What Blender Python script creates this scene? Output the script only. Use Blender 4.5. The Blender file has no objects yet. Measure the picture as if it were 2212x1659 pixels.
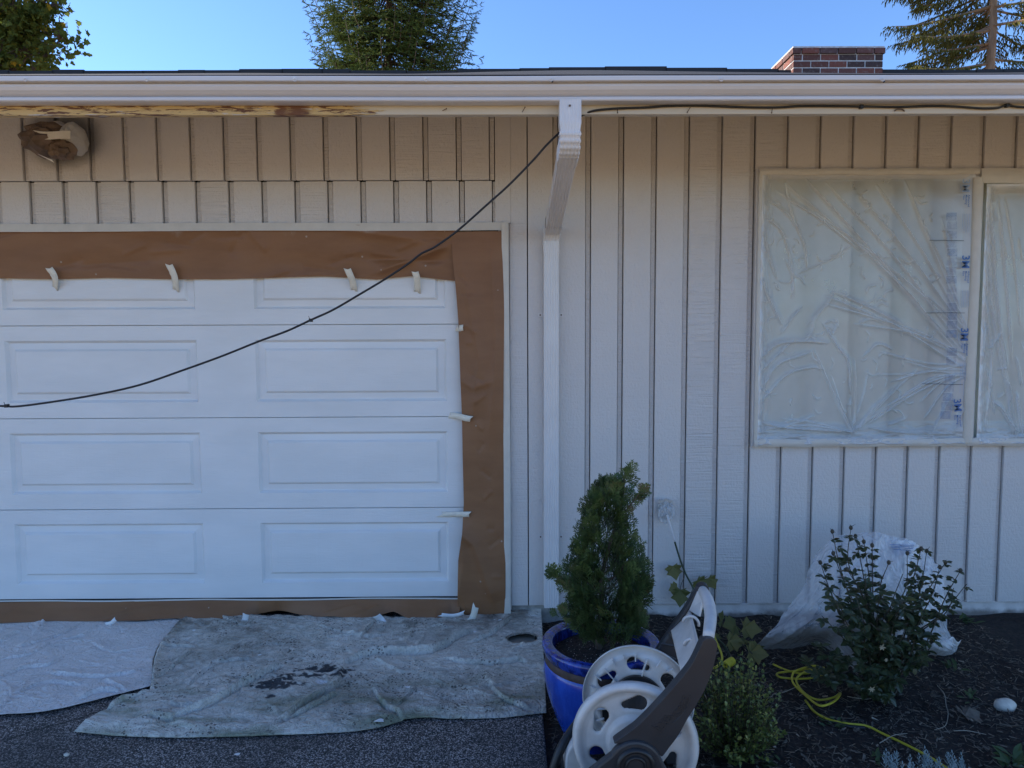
import bpy, math, random
import numpy as np
from mathutils import Vector, Matrix
random.seed(7); RNG = np.random.default_rng(11)
SC = bpy.context.scene; COL = SC.collection

# ------------------------------------------------------------------ camera, sky, sun, exposure
PITCH, YAW, ROLL, FPX = 0.06915, 0.00802, -0.00440, 1533.0
CAM = np.array([0.0, -4.14, 1.69])
cy, sy, cp, sp, cr, sr = math.cos(YAW), math.sin(YAW), math.cos(PITCH), math.sin(PITCH), math.cos(ROLL), math.sin(ROLL)
FWD = np.array([sy*cp, cy*cp, -sp]); _r = np.array([cy, -sy, 0.0]); _u = np.cross(_r, FWD)
RGT = cr*_r + sr*_u; UP = -sr*_r + cr*_u
cam = bpy.data.cameras.new('camera'); camo = bpy.data.objects.new('camera', cam); COL.objects.link(camo)
camo.matrix_world = Matrix(((RGT[0], UP[0], -FWD[0], CAM[0]), (RGT[1], UP[1], -FWD[1], CAM[1]), (RGT[2], UP[2], -FWD[2], CAM[2]), (0, 0, 0, 1)))
cam.sensor_width = 36; cam.lens = 36*FPX/2212; cam.clip_end = 2000; cam.clip_start = 0.05
SC.camera = camo

SUN_EL, SUN_AZ = math.radians(25), math.radians(-72)       # azimuth from +Y towards +X
to_sun = Vector((math.sin(SUN_AZ)*math.cos(SUN_EL), math.cos(SUN_AZ)*math.cos(SUN_EL), math.sin(SUN_EL)))
w = bpy.data.worlds.new('World'); SC.world = w; w.use_nodes = True
wn = w.node_tree; bg = wn.nodes['Background']
sky = wn.nodes.new('ShaderNodeTexSky'); sky.sky_type = 'NISHITA'; sky.sun_disc = False
sky.sun_elevation = SUN_EL; sky.sun_rotation = SUN_AZ; sky.air_density = 1.0; sky.dust_density = 0.15; sky.ozone_density = 5.0; sky.altitude = 50
wb = wn.nodes.new('ShaderNodeMix'); wb.data_type = 'RGBA'; wb.blend_type = 'MULTIPLY'; wb.inputs[0].default_value = 1.0; wb.inputs[7].default_value = (0.90, 0.97, 1.10, 1)   # the camera's cool white balance
wn.links.new(sky.outputs[0], wb.inputs[6]); wn.links.new(wb.outputs[2], bg.inputs['Color']); bg.inputs['Strength'].default_value = 0.13
sun = bpy.data.lights.new('sun', 'SUN'); sun.energy = 4.8; sun.angle = math.radians(0.53); sun.color = (1, 0.88, 0.72)
suno = bpy.data.objects.new('sun', sun); COL.objects.link(suno); suno.location = (-20, 15, 20)
suno.rotation_euler = (-to_sun).to_track_quat('-Z', 'Y').to_euler()
SC.view_settings.view_transform = 'Standard'; SC.view_settings.look = 'None'; SC.view_settings.gamma = 1
SC.view_settings.exposure = 1.04
SC.cycles.max_bounces = 8; SC.cycles.transparent_max_bounces = 12; SC.cycles.diffuse_bounces = 4

# ------------------------------------------------------------------ measuring helpers (a sight line met with a real plane)
def _d(px, py): return (px-1106)/FPX*RGT - (py-829.5)/FPX*UP + FWD
def P(px, py, Y=0.0):
    d = _d(px, py); return CAM + d*((Y-CAM[1])/d[1])
def G(px, py, Z=0.0):
    d = _d(px, py); return CAM + d*((Z-CAM[2])/d[2])

# ------------------------------------------------------------------ noise
def _hash(ix, iy, s):
    h = (ix*374761393 + iy*668265263 + s*982451653) & 0xffffffff
    h = ((h ^ (h >> 13))*1274126177) & 0xffffffff
    return ((h ^ (h >> 16)) & 0xffff)/65535.0
def vnoise(x, y, s=0):
    x = np.asarray(x, float); y = np.asarray(y, float)
    ix = np.floor(x).astype(np.int64); iy = np.floor(y).astype(np.int64); fx = x-ix; fy = y-iy
    fx = fx*fx*(3-2*fx); fy = fy*fy*(3-2*fy)
    a = _hash(ix, iy, s); b = _hash(ix+1, iy, s); c = _hash(ix, iy+1, s); d = _hash(ix+1, iy+1, s)
    return (a*(1-fx)+b*fx)*(1-fy) + (c*(1-fx)+d*fx)*fy
def fbm(x, y, o=4, s=0):
    t = 0; a = 0.5
    for k in range(o):
        t = t + a*vnoise(np.asarray(x)*2**k+17.3*k, np.asarray(y)*2**k-9.1*k, s+k); a *= 0.5
    return t/(1-0.5**o)
def ridge(X, Y, pts, wid, amp, side=0.0):
    """a fold: height along a polyline, sharp on one side"""
    out = np.zeros_like(X); pts = np.asarray(pts, float); n = len(pts)-1
    L = np.r_[0, np.cumsum(np.hypot(*np.diff(pts, axis=0).T))]; best = np.full(X.shape, 1e9); bs = np.zeros_like(X); bt = np.zeros_like(X)
    for k in range(n):
        a, b = pts[k], pts[k+1]; ab = b-a; l2 = ab@ab+1e-12
        t = np.clip(((X-a[0])*ab[0]+(Y-a[1])*ab[1])/l2, 0, 1)
        dx = X-(a[0]+t*ab[0]); dy = Y-(a[1]+t*ab[1]); d = np.hypot(dx, dy); m = d < best
        best = np.where(m, d, best); bs = np.where(m, np.sign(ab[0]*dy-ab[1]*dx), bs); bt = np.where(m, (L[k]+t*(L[k+1]-L[k]))/L[-1], bt)
    w2 = wid*np.where(bs > 0, 1+side, 1-side)
    return amp*np.exp(-(best/w2)**1.25)*np.clip(np.sin(np.pi*np.clip(bt*0.94+0.03, 0, 1))*2.2, 0, 1)

# ------------------------------------------------------------------ mesh collecting
class MB:
    def __init__(self): self.v = []; self.f = []; self.r = []; self.n = 0
    def add(self, V, F, r=None):
        V = np.asarray(V, float).reshape(-1, 3); self.v.append(V); o = self.n
        r = random.random() if r is None else r
        for q in F: self.f.append(tuple(int(i)+o for i in q)); self.r.append(r)
        self.n += len(V); return self
    def box(self, x0, x1, y0, y1, z0, z1, r=None):
        V = [(x, y, z) for x in (x0, x1) for y in (y0, y1) for z in (z0, z1)]
        return self.add(V, [(0, 1, 3, 2), (4, 6, 7, 5), (0, 4, 5, 1), (2, 3, 7, 6), (0, 2, 6, 4), (1, 5, 7, 3)], r)
    def tube(self, pts, rad, seg=8, caps=True, r=None):
        pts = np.asarray(pts, float); n = len(pts); rad = np.broadcast_to(np.asarray(rad, float), (n,))
        T = np.gradient(pts, axis=0); T /= np.linalg.norm(T, axis=1)[:, None]+1e-12
        u = np.cross(T[0], (0, 0, 1)); 
        if np.linalg.norm(u) < 1e-3: u = np.array([1., 0, 0])
        V = []
        for k in range(n):
            u = u-T[k]*(u@T[k]); u /= np.linalg.norm(u)+1e-12; v = np.cross(T[k], u)
            a = np.arange(seg)*2*np.pi/seg
            V.append(pts[k]+rad[k]*(np.cos(a)[:, None]*u+np.sin(a)[:, None]*v))
        F = [(k*seg+j, k*seg+(j+1) % seg, (k+1)*seg+(j+1) % seg, (k+1)*seg+j) for k in range(n-1) for j in range(seg)]
        if caps: F += [tuple(range(seg))[::-1], tuple((n-1)*seg+j for j in range(seg))]
        return self.add(np.concatenate(V), F, r)
    def grid(self, A, r=None, keep=None, wrap=False):
        A = np.asarray(A, float); n, m = A.shape[:2]; F = []
        mm = m if wrap else m-1
        for i in range(n-1):
            for j in range(mm):
                if keep is None or keep[i, j]: F.append((i*m+j, i*m+(j+1) % m, (i+1)*m+(j+1) % m, (i+1)*m+j))
        return self.add(A.reshape(-1, 3), F, r)
    def prism(self, poly, y0, y1, r=None):
        """polygon in XZ extruded along Y"""
        n = len(poly); V = [(p[0], y0, p[1]) for p in poly]+[(p[0], y1, p[1]) for p in poly]
        F = [tuple(range(n)), tuple(range(n, 2*n))[::-1]]+[(i, i+n, (i+1) % n+n, (i+1) % n) for i in range(n)]
        return self.add(V, F, r)
    def cyl(self, c, axis, rad, length, seg=24, r=None):
        c = np.asarray(c, float); a = np.asarray(axis, float); a /= np.linalg.norm(a)
        return self.tube([c-a*length/2, c+a*length/2], rad, seg, True, r)
    def lathe(self, prof, c=(0, 0, 0), seg=48, r=None):
        a = np.arange(seg)*2*np.pi/seg
        A = np.array([[(c[0]+p[0]*math.cos(t), c[1]+p[0]*math.sin(t), c[2]+p[1]) for t in a] for p in prof])
        return self.grid(A, r, wrap=True)
    def build(self, name, m, parent=None, smooth=False, bevel=0, solid=0, base=None, vattr=None, fixn=True):
        V = np.concatenate(self.v) if self.v else np.zeros((0, 3))
        org = np.zeros(3)
        if parent is not None: org = np.array(parent['_o'])
        elif base is not None: org = np.asarray(base, float)
        me = bpy.data.meshes.new(name); me.from_pydata((V-org).tolist(), [], self.f)
        at = me.attributes.new('rnd', 'FLOAT', 'FACE'); at.data.foreach_set('value', np.array(self.r, np.float32))
        if vattr:
            for k, a in vattr.items():
                q = me.attributes.new(k, 'FLOAT', 'POINT'); q.data.foreach_set('value', np.asarray(a, np.float32).ravel())
        if fixn:
            import bmesh
            bm = bmesh.new(); bm.from_mesh(me); bmesh.ops.recalc_face_normals(bm, faces=bm.faces); bm.to_mesh(me); bm.free()
        if smooth:
            me.polygons.foreach_set('use_smooth', [True]*len(me.polygons))
        me.materials.append(m); me.update()
        o = bpy.data.objects.new(name, me); COL.objects.link(o)
        if parent is None: o.location = org
        else: o.parent = parent
        o['_o'] = org.tolist(); ALL.append(o)
        if solid:
            q = o.modifiers.new('Solidify', 'SOLIDIFY'); q.thickness = solid; q.offset = 0
        if bevel:
            q = o.modifiers.new('Bevel', 'BEVEL'); q.width = bevel; q.segments = 2; q.limit_method = 'ANGLE'; q.angle_limit = math.radians(35)
            if smooth: 
                try: q.harden_normals = False
                except Exception: pass
        return o
ALL = []
def thing(name, label, cat, loc, group=None):
    o = bpy.data.objects.new(name, None); COL.objects.link(o); o.location = tuple(float(c) for c in loc); o.empty_display_size = 0.1
    o['_o'] = [float(c) for c in loc]; ALL.append(o); return tag(o, label, cat, group)
def tag(o, label, cat, group=None):
    o['label'] = label; o['category'] = cat
    if group: o['group'] = group
    return o
def struct(o, kind='structure'): o['kind'] = kind; return o
def spline(pts, n=60):
    """Catmull-Rom through points"""
    p = np.asarray(pts, float); p = np.vstack([2*p[0]-p[1], p, 2*p[-1]-p[-2]]); out = []
    m = len(p)-3; per = max(2, n//m)
    for i in range(m):
        a, b, c, d = p[i:i+4]
        for t in np.linspace(0, 1, per, endpoint=(i == m-1)):
            out.append(0.5*(2*b+(c-a)*t+(2*a-5*b+4*c-d)*t*t+(3*b-a-3*c+d)*t**3))
    return np.array(out)

# ------------------------------------------------------------------ materials
class NT:
    def __init__(self, name):
        self.m = bpy.data.materials.new(name); self.m.use_nodes = True; self.t = self.m.node_tree
        self.b = self.t.nodes['Principled BSDF']; self.out = self.t.nodes['Material Output']
    def n(self, typ, **kw):
        q = self.t.nodes.new(typ)
        for k, v in kw.items():
            if hasattr(q, k): setattr(q, k, v)
        return q
    def l(self, a, b): self.t.links.new(a, b)
    def val(self, sock, v):
        if hasattr(v, 'is_output'): self.l(v, sock)
        else: sock.default_value = v
    def coord(self, scale=(1, 1, 1), jitter=False):
        c = self.n('ShaderNodeTexCoord'); mp = self.n('ShaderNodeMapping'); mp.inputs['Scale'].default_value = scale
        self.l(c.outputs['Object'], mp.inputs['Vector'])
        if jitter:
            a = self.attr('rnd'); mu = self.math('MULTIPLY', a, 37.0); cb = self.n('ShaderNodeCombineXYZ')
            self.l(mu, cb.inputs[0]); self.l(mu, cb.inputs[2]); self.l(cb.outputs[0], mp.inputs['Location'])
        return mp.outputs[0]
    def xyz(self):
        c = self.n('ShaderNodeTexCoord'); s = self.n('ShaderNodeSeparateXYZ'); self.l(c.outputs['Object'], s.inputs[0]); return s.outputs
    def attr(self, k):
        a = self.n('ShaderNodeAttribute'); a.attribute_name = k; return a.outputs['Fac']
    def noise(self, scale=5, detail=4, rough=0.55, sc=(1, 1, 1), jitter=False, dist=0):
        q = self.n('ShaderNodeTexNoise'); q.inputs['Scale'].default_value = scale; q.inputs['Detail'].default_value = detail
        q.inputs['Roughness'].default_value = rough; q.inputs['Distortion'].default_value = dist
        self.l(self.coord(sc, jitter), q.inputs['Vector']); return q.outputs['Fac']
    def voro(self, scale=20, feature='F1', sc=(1, 1, 1)):
        q = self.n('ShaderNodeTexVoronoi'); q.feature = feature; q.inputs['Scale'].default_value = scale
        self.l(self.coord(sc), q.inputs['Vector']); return q.outputs
    def math(self, op, a, b=0.0, clamp=False):
        q = self.n('ShaderNodeMath'); q.operation = op; q.use_clamp = clamp; self.val(q.inputs[0], a); self.val(q.inputs[1], b); return q.outputs[0]
    def ramp(self, f, stops):
        q = self.n('ShaderNodeValToRGB'); e = q.color_ramp.elements
        while len(e) < len(stops): e.new(0.5)
        for el, (p, c) in zip(e, stops):
            el.position = p; el.color = (*c, 1) if len(c) == 3 else c
        self.l(f, q.inputs[0]); return q.outputs[0]
    def step(self, f, lo, hi):
        q = self.n('ShaderNodeMapRange'); q.interpolation_type = 'SMOOTHSTEP'; self.val(q.inputs[0], f)
        q.inputs[1].default_value = lo; q.inputs[2].default_value = hi; return q.outputs[0]
    def mix(self, f, a, b):
        q = self.n('ShaderNodeMix'); q.data_type = 'RGBA'
        self.val(q.inputs[0], f)
        for s, v in ((q.inputs[6], a), (q.inputs[7], b)):
            if isinstance(v, tuple): s.default_value = (*v[:3], 1)
            else: self.l(v, s)
        return q.outputs[2]
    def bump(self, h, strength=0.3, dist=0.01, prev=None):
        q = self.n('ShaderNodeBump'); q.inputs['Strength'].default_value = strength; q.inputs['Distance'].default_value = dist
        self.l(h, q.inputs['Height'])
        if prev is not None: self.l(prev, q.inputs['Normal'])
        return q.outputs[0]
    def set(self, col=None, rough=None, normal=None, **kw):
        b = self.b
        if col is not None:
            if isinstance(col, tuple): b.inputs['Base Color'].default_value = (*col[:3], 1)
            else: self.l(col, b.inputs['Base Color'])
        if rough is not None: self.val(b.inputs['Roughness'], rough)
        if normal is not None: self.l(normal, b.inputs['Normal'])
        for k, v in kw.items(): self.val(b.inputs[k.replace('_', ' ')], v)
        return self.m
def sc3(c, k): return tuple(min(1, x*k) for x in c)
def simple(name, col, rough=0.5, var=0.15, vs=8, bs=60, bst=0.15, bd=0.003, vsc=(1, 1, 1), **kw):
    t = NT(name); n = t.noise(vs, 5, 0.6, vsc)
    c = t.ramp(n, [(0.3, sc3(col, 1-var)), (0.7, sc3(col, 1+var))])
    return t.set(c, rough, t.bump(t.noise(bs, 3, 0.6, vsc), bst, bd), **kw)
def leafmat(name, stops, rough=0.45, tr=0.25, spec=0.5):
    t = NT(name); c = t.ramp(t.attr('rnd'), stops); c = t.mix(0.35, c, t.mix(t.noise(40, 2), sc3(stops[0][1], 0.8), stops[-1][1]))
    t.set(c, rough, Specular_IOR_Level=spec); tb = t.n('ShaderNodeBsdfTranslucent'); t.l(c, tb.inputs[0]); mx = t.n('ShaderNodeMixShader'); mx.inputs[0].default_value = tr
    t.l(t.b.outputs[0], mx.inputs[1]); t.l(tb.outputs[0], mx.inputs[2]); t.l(mx.outputs[0], t.out.inputs[0]); return t.m

PAINT = (0.69, 0.655, 0.63)
def m_siding(smudge=None):
    t = NT('siding_paint')
    saw = t.noise(1.0, 4, 0.55, (4, 4, 95), True, 0.6); saw2 = t.noise(1.0, 3, 0.5, (9, 9, 260), True)
    grain = t.noise(1.0, 4, 0.65, (75, 60, 42), True); big = t.noise(2.2, 4)
    r = t.attr('rnd'); k = t.step(r, 0.55, 1.0)
    h = t.math('ADD', t.math('MULTIPLY', saw, t.math('ADD', t.math('MULTIPLY', k, 0.75), 0.10)), t.math('MULTIPLY', saw2, 0.18))
    h = t.math('ADD', h, t.math('MULTIPLY', grain, 0.55))
    nrm = t.bump(h, 0.95, 0.010)
    c = t.mix(t.step(big, 0.3, 0.75), sc3(PAINT, 0.92), sc3(PAINT, 1.05)); c = t.mix(t.math('MULTIPLY', r, 0.16, True), c, sc3(PAINT, 0.80)); c = t.mix(t.step(r, 1.4, 1.6), c, (0.55, 0.51, 0.485))  # groove strips coloured darker, standing in for the shade in the grooves
    x0_, y0_, z0_ = t.xyz(); c = t.mix(t.math('MULTIPLY', t.step(t.math('ADD', z0_, t.math('MULTIPLY', t.noise(5, 5, .7, (2.5, 1, 0.6)), 0.5)), 0.46, 0.28), 0.35), c, (0.30, 0.28, 0.26))   # splash dirt along the foot
    c = t.mix(t.math('MULTIPLY', t.step(t.noise(1.0, 3, 0.7, (150, 90, 110), True), 0.35, 0.65), 0.5), sc3(PAINT, 0.92), c); c = t.mix(t.math('MULTIPLY', t.step(grain, 0.38, 0.28), 0.35), c, sc3(PAINT, 0.75))  # grain relief put into the colour: flecks for glints, darker pits for shade
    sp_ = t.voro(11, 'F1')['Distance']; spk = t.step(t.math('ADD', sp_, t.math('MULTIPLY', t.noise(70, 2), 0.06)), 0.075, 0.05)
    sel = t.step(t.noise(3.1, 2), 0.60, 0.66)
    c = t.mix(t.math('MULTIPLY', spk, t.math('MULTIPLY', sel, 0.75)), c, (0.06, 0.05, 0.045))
    if smudge:                                         # bare dark halo of unpainted boards round the wrapped light
        x, y, z = t.xyz(); dx = t.math('DIVIDE', t.math('SUBTRACT', x, smudge[0]), 0.27); dz = t.math('DIVIDE', t.math('SUBTRACT', z, smudge[1]), 0.20)
        d = t.math('ADD', t.math('MULTIPLY', dx, dx), t.math('MULTIPLY', dz, dz)); d = t.math('ADD', d, t.math('MULTIPLY', t.math('SUBTRACT', t.noise(7, 4), 0.5), 0.5))
        c = t.mix(t.math('MULTIPLY', t.step(d, 1.0, 0.25), 0.72), c, (0.10, 0.095, 0.09))
    return t.set(c, 0.30, nrm)
M = {}
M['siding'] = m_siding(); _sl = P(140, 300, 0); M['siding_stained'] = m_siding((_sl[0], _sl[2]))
M['trim'] = simple('trim_paint', PAINT, 0.4, 0.05, 3, 40, 0.12)
M['paper'] = simple('gap_shade_sheet', (0.02, 0.018, 0.016), 0.9)  # near-black sheet standing in for the shade inside the siding gaps
M['backing'] = simple('groove_paint', sc3(PAINT, 0.9), 0.5, 0.08, 5, 90, 0.2)
M['gutter'] = simple('gutter_aluminium_paint', (0.66, 0.63, 0.62), 0.32, 0.04, 1.5, 9, 0.05, 0.004)
M['spout'] = simple('downspout_paint', (0.70, 0.68, 0.67), 0.33, 0.05, 6, 30, 0.05)
def m_fascia():
    t = NT('peeling_fascia'); x, y, z = t.xyz()
    n = t.noise(1, 6, 0.72, (9, 60, 75), False, 0.6); n2 = t.noise(1, 5, 0.7, (5, 40, 55)); big = t.noise(2.0, 4, 0.6, (1, 8, 8))
    wood = t.mix(t.step(n, 0.50, 0.56), (0.60, 0.42, 0.18), (0.13, 0.05, 0.02))
    wood = t.mix(t.step(n2, 0.60, 0.64), wood, sc3(PAINT, 0.8))
    # the two raw brown patches beside the joint
    for a, b in ((-0.998, -0.940), (-0.934, -0.862)):
        xx = t.math('ADD', x, t.math('MULTIPLY', t.math('SUBTRACT', n, 0.5), 0.25))
        band = t.math('MULTIPLY', t.step(xx, a-0.01, a+0.01), t.math('SUBTRACT', 1.0, t.step(xx, b-0.03, b+0.03)))
        wood = t.mix(t.math('MULTIPLY', band, t.step(n2, 0.36, 0.40)), wood, (0.16, 0.06, 0.02))
    lim = t.math('ADD', x, t.math('MULTIPLY', t.math('SUBTRACT', n2, 0.5), 0.7))
    mask = t.math('SUBTRACT', 1.0, t.step(lim, -0.63, -0.59))
    c = t.mix(mask, (0.60, 0.53, 0.42), wood)
    return t.set(c, 0.5, t.bump(t.math('MULTIPLY', n, mask), 0.6, 0.004))
M['fascia'] = m_fascia()
def m_shingle():
    t = NT('asphalt_shingle'); c = t.mix(t.noise(300, 2), (0.012, 0.014, 0.018), (0.05, 0.05, 0.055))
    c = t.mix(t.math('MULTIPLY', t.attr('rnd'), 0.5), c, (0.03, 0.035, 0.045)); return t.set(c, 0.9, t.bump(t.noise(400, 2), 0.5, 0.003))
M['shingle'] = m_shingle()
def m_door():
    t = NT('door_white'); n = t.noise(1, 5, 0.6, (9, 1, 120), False, 1.2); n2 = t.noise(1, 3, 0.5, (2, 1, 6)); v = t.noise(1, 3, 0.5, (70, 1, 3))
    h = t.math('ADD', t.math('MULTIPLY', n, 0.6), t.math('ADD', t.math('MULTIPLY', v, 0.15), t.math('MULTIPLY', n2, 0.3)))
    c = t.mix(t.step(n2, 0.3, 0.7), (0.74, 0.745, 0.74), (0.80, 0.80, 0.795))
    return t.set(c, 0.38, t.bump(h, 0.7, 0.005))
M['door'] = m_door()
M['dark'] = simple('dark_gap', (0.015, 0.014, 0.013), 0.8)
M['rubber'] = simple('door_seal', (0.03, 0.03, 0.03), 0.6)
def m_conc():
    t = NT('painted_foundation'); n = t.noise(9, 5); c = t.mix(t.step(n, 0.35, 0.7), sc3(PAINT, 0.75), sc3(PAINT, 1.0))
    x, y, z = t.xyz()
    c = t.mix(t.math('MULTIPLY', t.step(t.math('ADD', z, t.math('MULTIPLY', n, 0.09)), 0.085, 0.045), 0.8), c, (0.10, 0.08, 0.065))
    return t.set(c, 0.7, t.bump(t.noise(55, 4), 0.4, 0.006))
M['found'] = m_conc()
M['bare'] = simple('bare_concrete', (0.30, 0.29, 0.27), 0.85, 0.3, 22, 90, 0.5, 0.005)
def m_brick():
    t = NT('brick'); c = t.ramp(t.attr('rnd'), [(0.0, (0.055, 0.035, 0.035)), (0.3, (0.12, 0.045, 0.035)), (0.6, (0.20, 0.062, 0.042)), (0.85, (0.09, 0.055, 0.055)), (1, (0.26, 0.085, 0.05))])
    c = t.mix(t.math('MULTIPLY', t.step(t.noise(30, 5), 0.5, 0.75), 0.45), c, (0.30, 0.25, 0.23)); return t.set(c, 0.85, t.bump(t.noise(60, 4), 0.5, 0.006))
M['brick'] = m_brick()
M['mortar'] = simple('mortar', (0.58, 0.58, 0.59), 0.9, 0.25, 20, 80, 0.6, 0.006)
M['flash'] = simple('grey_metal', (0.32, 0.34, 0.36), 0.4, 0.15, 9, 40, 0.1, 0.003, Metallic=0.6)
def m_kraft():
    t = NT('kraft_paper'); n = t.noise(1, 5, 0.6, (2.5, 2.5, 9)); f = t.noise(160, 3)
    c = t.mix(t.step(n, 0.3, 0.7), (0.225, 0.100, 0.040), (0.275, 0.128, 0.054)); c = t.mix(t.math('MULTIPLY', f, 0.25), c, (0.18, 0.08, 0.034))
    x, y, z = t.xyz(); c = t.mix(t.math('MULTIPLY', t.step(t.math('ADD', z, t.math('MULTIPLY', t.math('SUBTRACT', t.noise(3.5, 5), 0.5), 0.32)), -0.02, 0.035), t.attr('spray')), c, (0.42, 0.36, 0.31))
    c = t.mix(t.math('MULTIPLY', t.step(t.voro(9)['Distance'], 0.06, 0.04), 0.6), c, (0.45, 0.40, 0.35))
    return t.set(c, 0.55, t.bump(t.noise(9, 5), 0.35, 0.008))
M['kraft'] = m_kraft()
M['kraft_sprayed'] = simple('sprayed_kraft_paper', (0.15, 0.10, 0.065), 0.6, 0.45, 9, 60, 0.3)
M['tape'] = simple('masking_tape', (0.78, 0.73, 0.61), 0.5, 0.07, 30, 70, 0.2)
M['tapeg'] = simple('painted_tape', (0.60, 0.565, 0.50), 0.45, 0.06, 12, 45, 0.3, 0.004)
M['cable'] = simple('black_cable', (0.012, 0.012, 0.014), 0.35, 0.1)
M['clip'] = simple('black_clip', (0.01, 0.01, 0.012), 0.5)
M['nail'] = simple('rusty_nail', (0.09, 0.05, 0.03), 0.6, 0.4, 50)
def m_film():
    t = NT('masking_film'); n = t.noise(6, 4, 0.6); ov = t.noise(1.7, 4)
    x, y, z = t.xyz()
    t.set(t.mix(t.step(ov, 0.35, 0.7), (0.72, 0.73, 0.74), (0.80, 0.81, 0.82)), 0.10, t.bump(t.noise(34, 4, .6), 0.10, 0.005), Specular_IOR_Level=0.9)
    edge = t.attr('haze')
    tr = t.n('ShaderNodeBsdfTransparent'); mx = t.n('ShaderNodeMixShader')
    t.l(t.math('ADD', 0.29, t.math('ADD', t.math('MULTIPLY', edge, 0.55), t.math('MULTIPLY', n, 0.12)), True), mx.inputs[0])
    t.l(tr.outputs[0], mx.inputs[1]); t.l(t.b.outputs[0], mx.inputs[2]); t.l(mx.outputs[0], t.out.inputs[0]); return t.m
M['film'] = m_film()
def m_clear():
    t = NT('clear_plastic'); n = t.noise(7, 4, 0.6, (1.6, 1, 0.8), False, 1.5)
    t.set((0.80, 0.81, 0.83), 0.15, t.bump(n, 0.5, 0.03))
    tr = t.n('ShaderNodeBsdfTransparent'); mx = t.n('ShaderNodeMixShader'); lw = t.n('ShaderNodeLayerWeight'); lw.inputs[0].default_value = 0.45
    t.l(t.math('ADD', 0.26, t.math('ADD', t.math('MULTIPLY', lw.outputs['Facing'], 0.42), t.math('MULTIPLY', t.step(n, 0.45, 0.75), 0.25)), True), mx.inputs[0])
    t.l(tr.outputs[0], mx.inputs[1]); t.l(t.b.outputs[0], mx.inputs[2]); t.l(mx.outputs[0], t.out.inputs[0]); return t.m
M['clear'] = m_clear()
def m_glass():
    t = NT('window_glass'); gl = t.n('ShaderNodeBsdfGlossy'); gl.inputs['Roughness'].default_value = 0.02; tr = t.n('ShaderNodeBsdfTransparent'); fr = t.n('ShaderNodeFresnel'); fr.inputs[0].default_value = 1.16; mx = t.n('ShaderNodeMixShader')
    t.l(fr.outputs[0], mx.inputs[0]); t.l(tr.outputs[0], mx.inputs[1]); t.l(gl.outputs[0], mx.inputs[2]); t.l(mx.outputs[0], t.out.inputs[0]); return t.m
M['glass'] = m_glass()
M['curtain'] = simple('curtain_cloth', (0.62, 0.65, 0.56), 0.8, 0.05, 3, 200, 0.1)
M['ink'] = simple('blue_ink', (0.04, 0.13, 0.36), 0.4, 0.2, 20)
M['inkpale'] = simple('pale_blue_ink', (0.27, 0.36, 0.52), 0.4, 0.25, 60)
def m_faint():
    t = NT('faint_blue_ink'); n = t.math('FRACT', t.math('MULTIPLY', t.xyz()[2], 170.0)); m_ = t.math('MULTIPLY', t.step(n, 0.35, 0.5), t.step(t.noise(40, 3), 0.35, 0.6))
    t.set((0.10, 0.20, 0.42), 0.4); tr = t.n('ShaderNodeBsdfTransparent'); mx = t.n('ShaderNodeMixShader'); t.l(t.math('ADD', t.math('MULTIPLY', m_, 0.35), t.math('MULTIPLY', t.attr('rnd'), 0.22)), mx.inputs[0])
    t.l(tr.outputs[0], mx.inputs[1]); t.l(t.b.outputs[0], mx.inputs[2]); t.l(mx.outputs[0], t.out.inputs[0]); return t.m
M['inkfaint'] = m_faint()
M['pen'] = simple('black_pen', (0.03, 0.03, 0.035), 0.5)
def m_aggr():
    t = NT('exposed_aggregate'); n = t.noise(150, 2, 0.7); big = t.noise(1.3, 5); v1 = t.voro(215); v2 = t.voro(120)
    def ch(v):
        q = t.n('ShaderNodeSeparateColor'); t.l(v['Color'], q.inputs[0]); return q.outputs[0]
    c = t.ramp(ch(v1), [(0.0, (0.010, 0.010, 0.010)), (0.42, (0.035, 0.034, 0.034)), (0.62, (0.105, 0.092, 0.086)), (0.80, (0.27, 0.24, 0.225)), (0.97, (0.50, 0.45, 0.42))])
    c = t.mix(t.math('MULTIPLY', t.step(ch(v2), 0.88, 0.90), t.step(v2['Distance'], 0.42, 0.30)), c, (0.36, 0.34, 0.33))
    c = t.mix(t.math('MULTIPLY', t.step(big, 0.42, 0.62), 0.5), c, (0.02, 0.02, 0.02))
    x, y, z = t.xyz(); hc = G(1128, 1391); dd = t.math('ADD', t.math('ABSOLUTE', t.math('SUBTRACT', x, hc[0])), t.math('ABSOLUTE', t.math('SUBTRACT', y, hc[1])))
    c = t.mix(t.step(t.math('ADD', dd, t.math('MULTIPLY', n, 0.1)), 0.26, 0.16), c, (0.30, 0.27, 0.225))
    ln = t.math('ADD', t.math('ADD', t.math('MULTIPLY', x, 0.62), t.math('MULTIPLY', y, -0.78)), t.math('MULTIPLY', t.noise(8, 4), 0.06)); g0 = G(120, 1565)
    c = t.mix(t.math('MULTIPLY', t.step(t.math('ABSOLUTE', t.math('SUBTRACT', ln, g0[0]*0.62-g0[1]*0.78+0.03)), 0.008, 0.003), 0.85), c, (0.008, 0.008, 0.008))
    return t.set(c, 0.75, t.bump(n, 0.8, 0.006))
M['drive'] = m_aggr()
def m_soil():
    t = NT('mulch_soil'); n = t.noise(55, 5, 0.7); b = t.noise(7, 4)
    c = t.mix(t.step(n, 0.4, 0.7), (0.010, 0.007, 0.005), (0.055, 0.036, 0.025)); c = t.mix(t.math('MULTIPLY', b, 0.4), c, (0.028, 0.016, 0.012))
    return t.set(c, 0.9, t.bump(n, 0.9, 0.02))
M['soil'] = m_soil()
M['lawn'] = simple('dry_lawn', (0.47, 0.31, 0.13), 0.9, 0.25, 3, 60, 0.6, 0.02)
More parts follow.
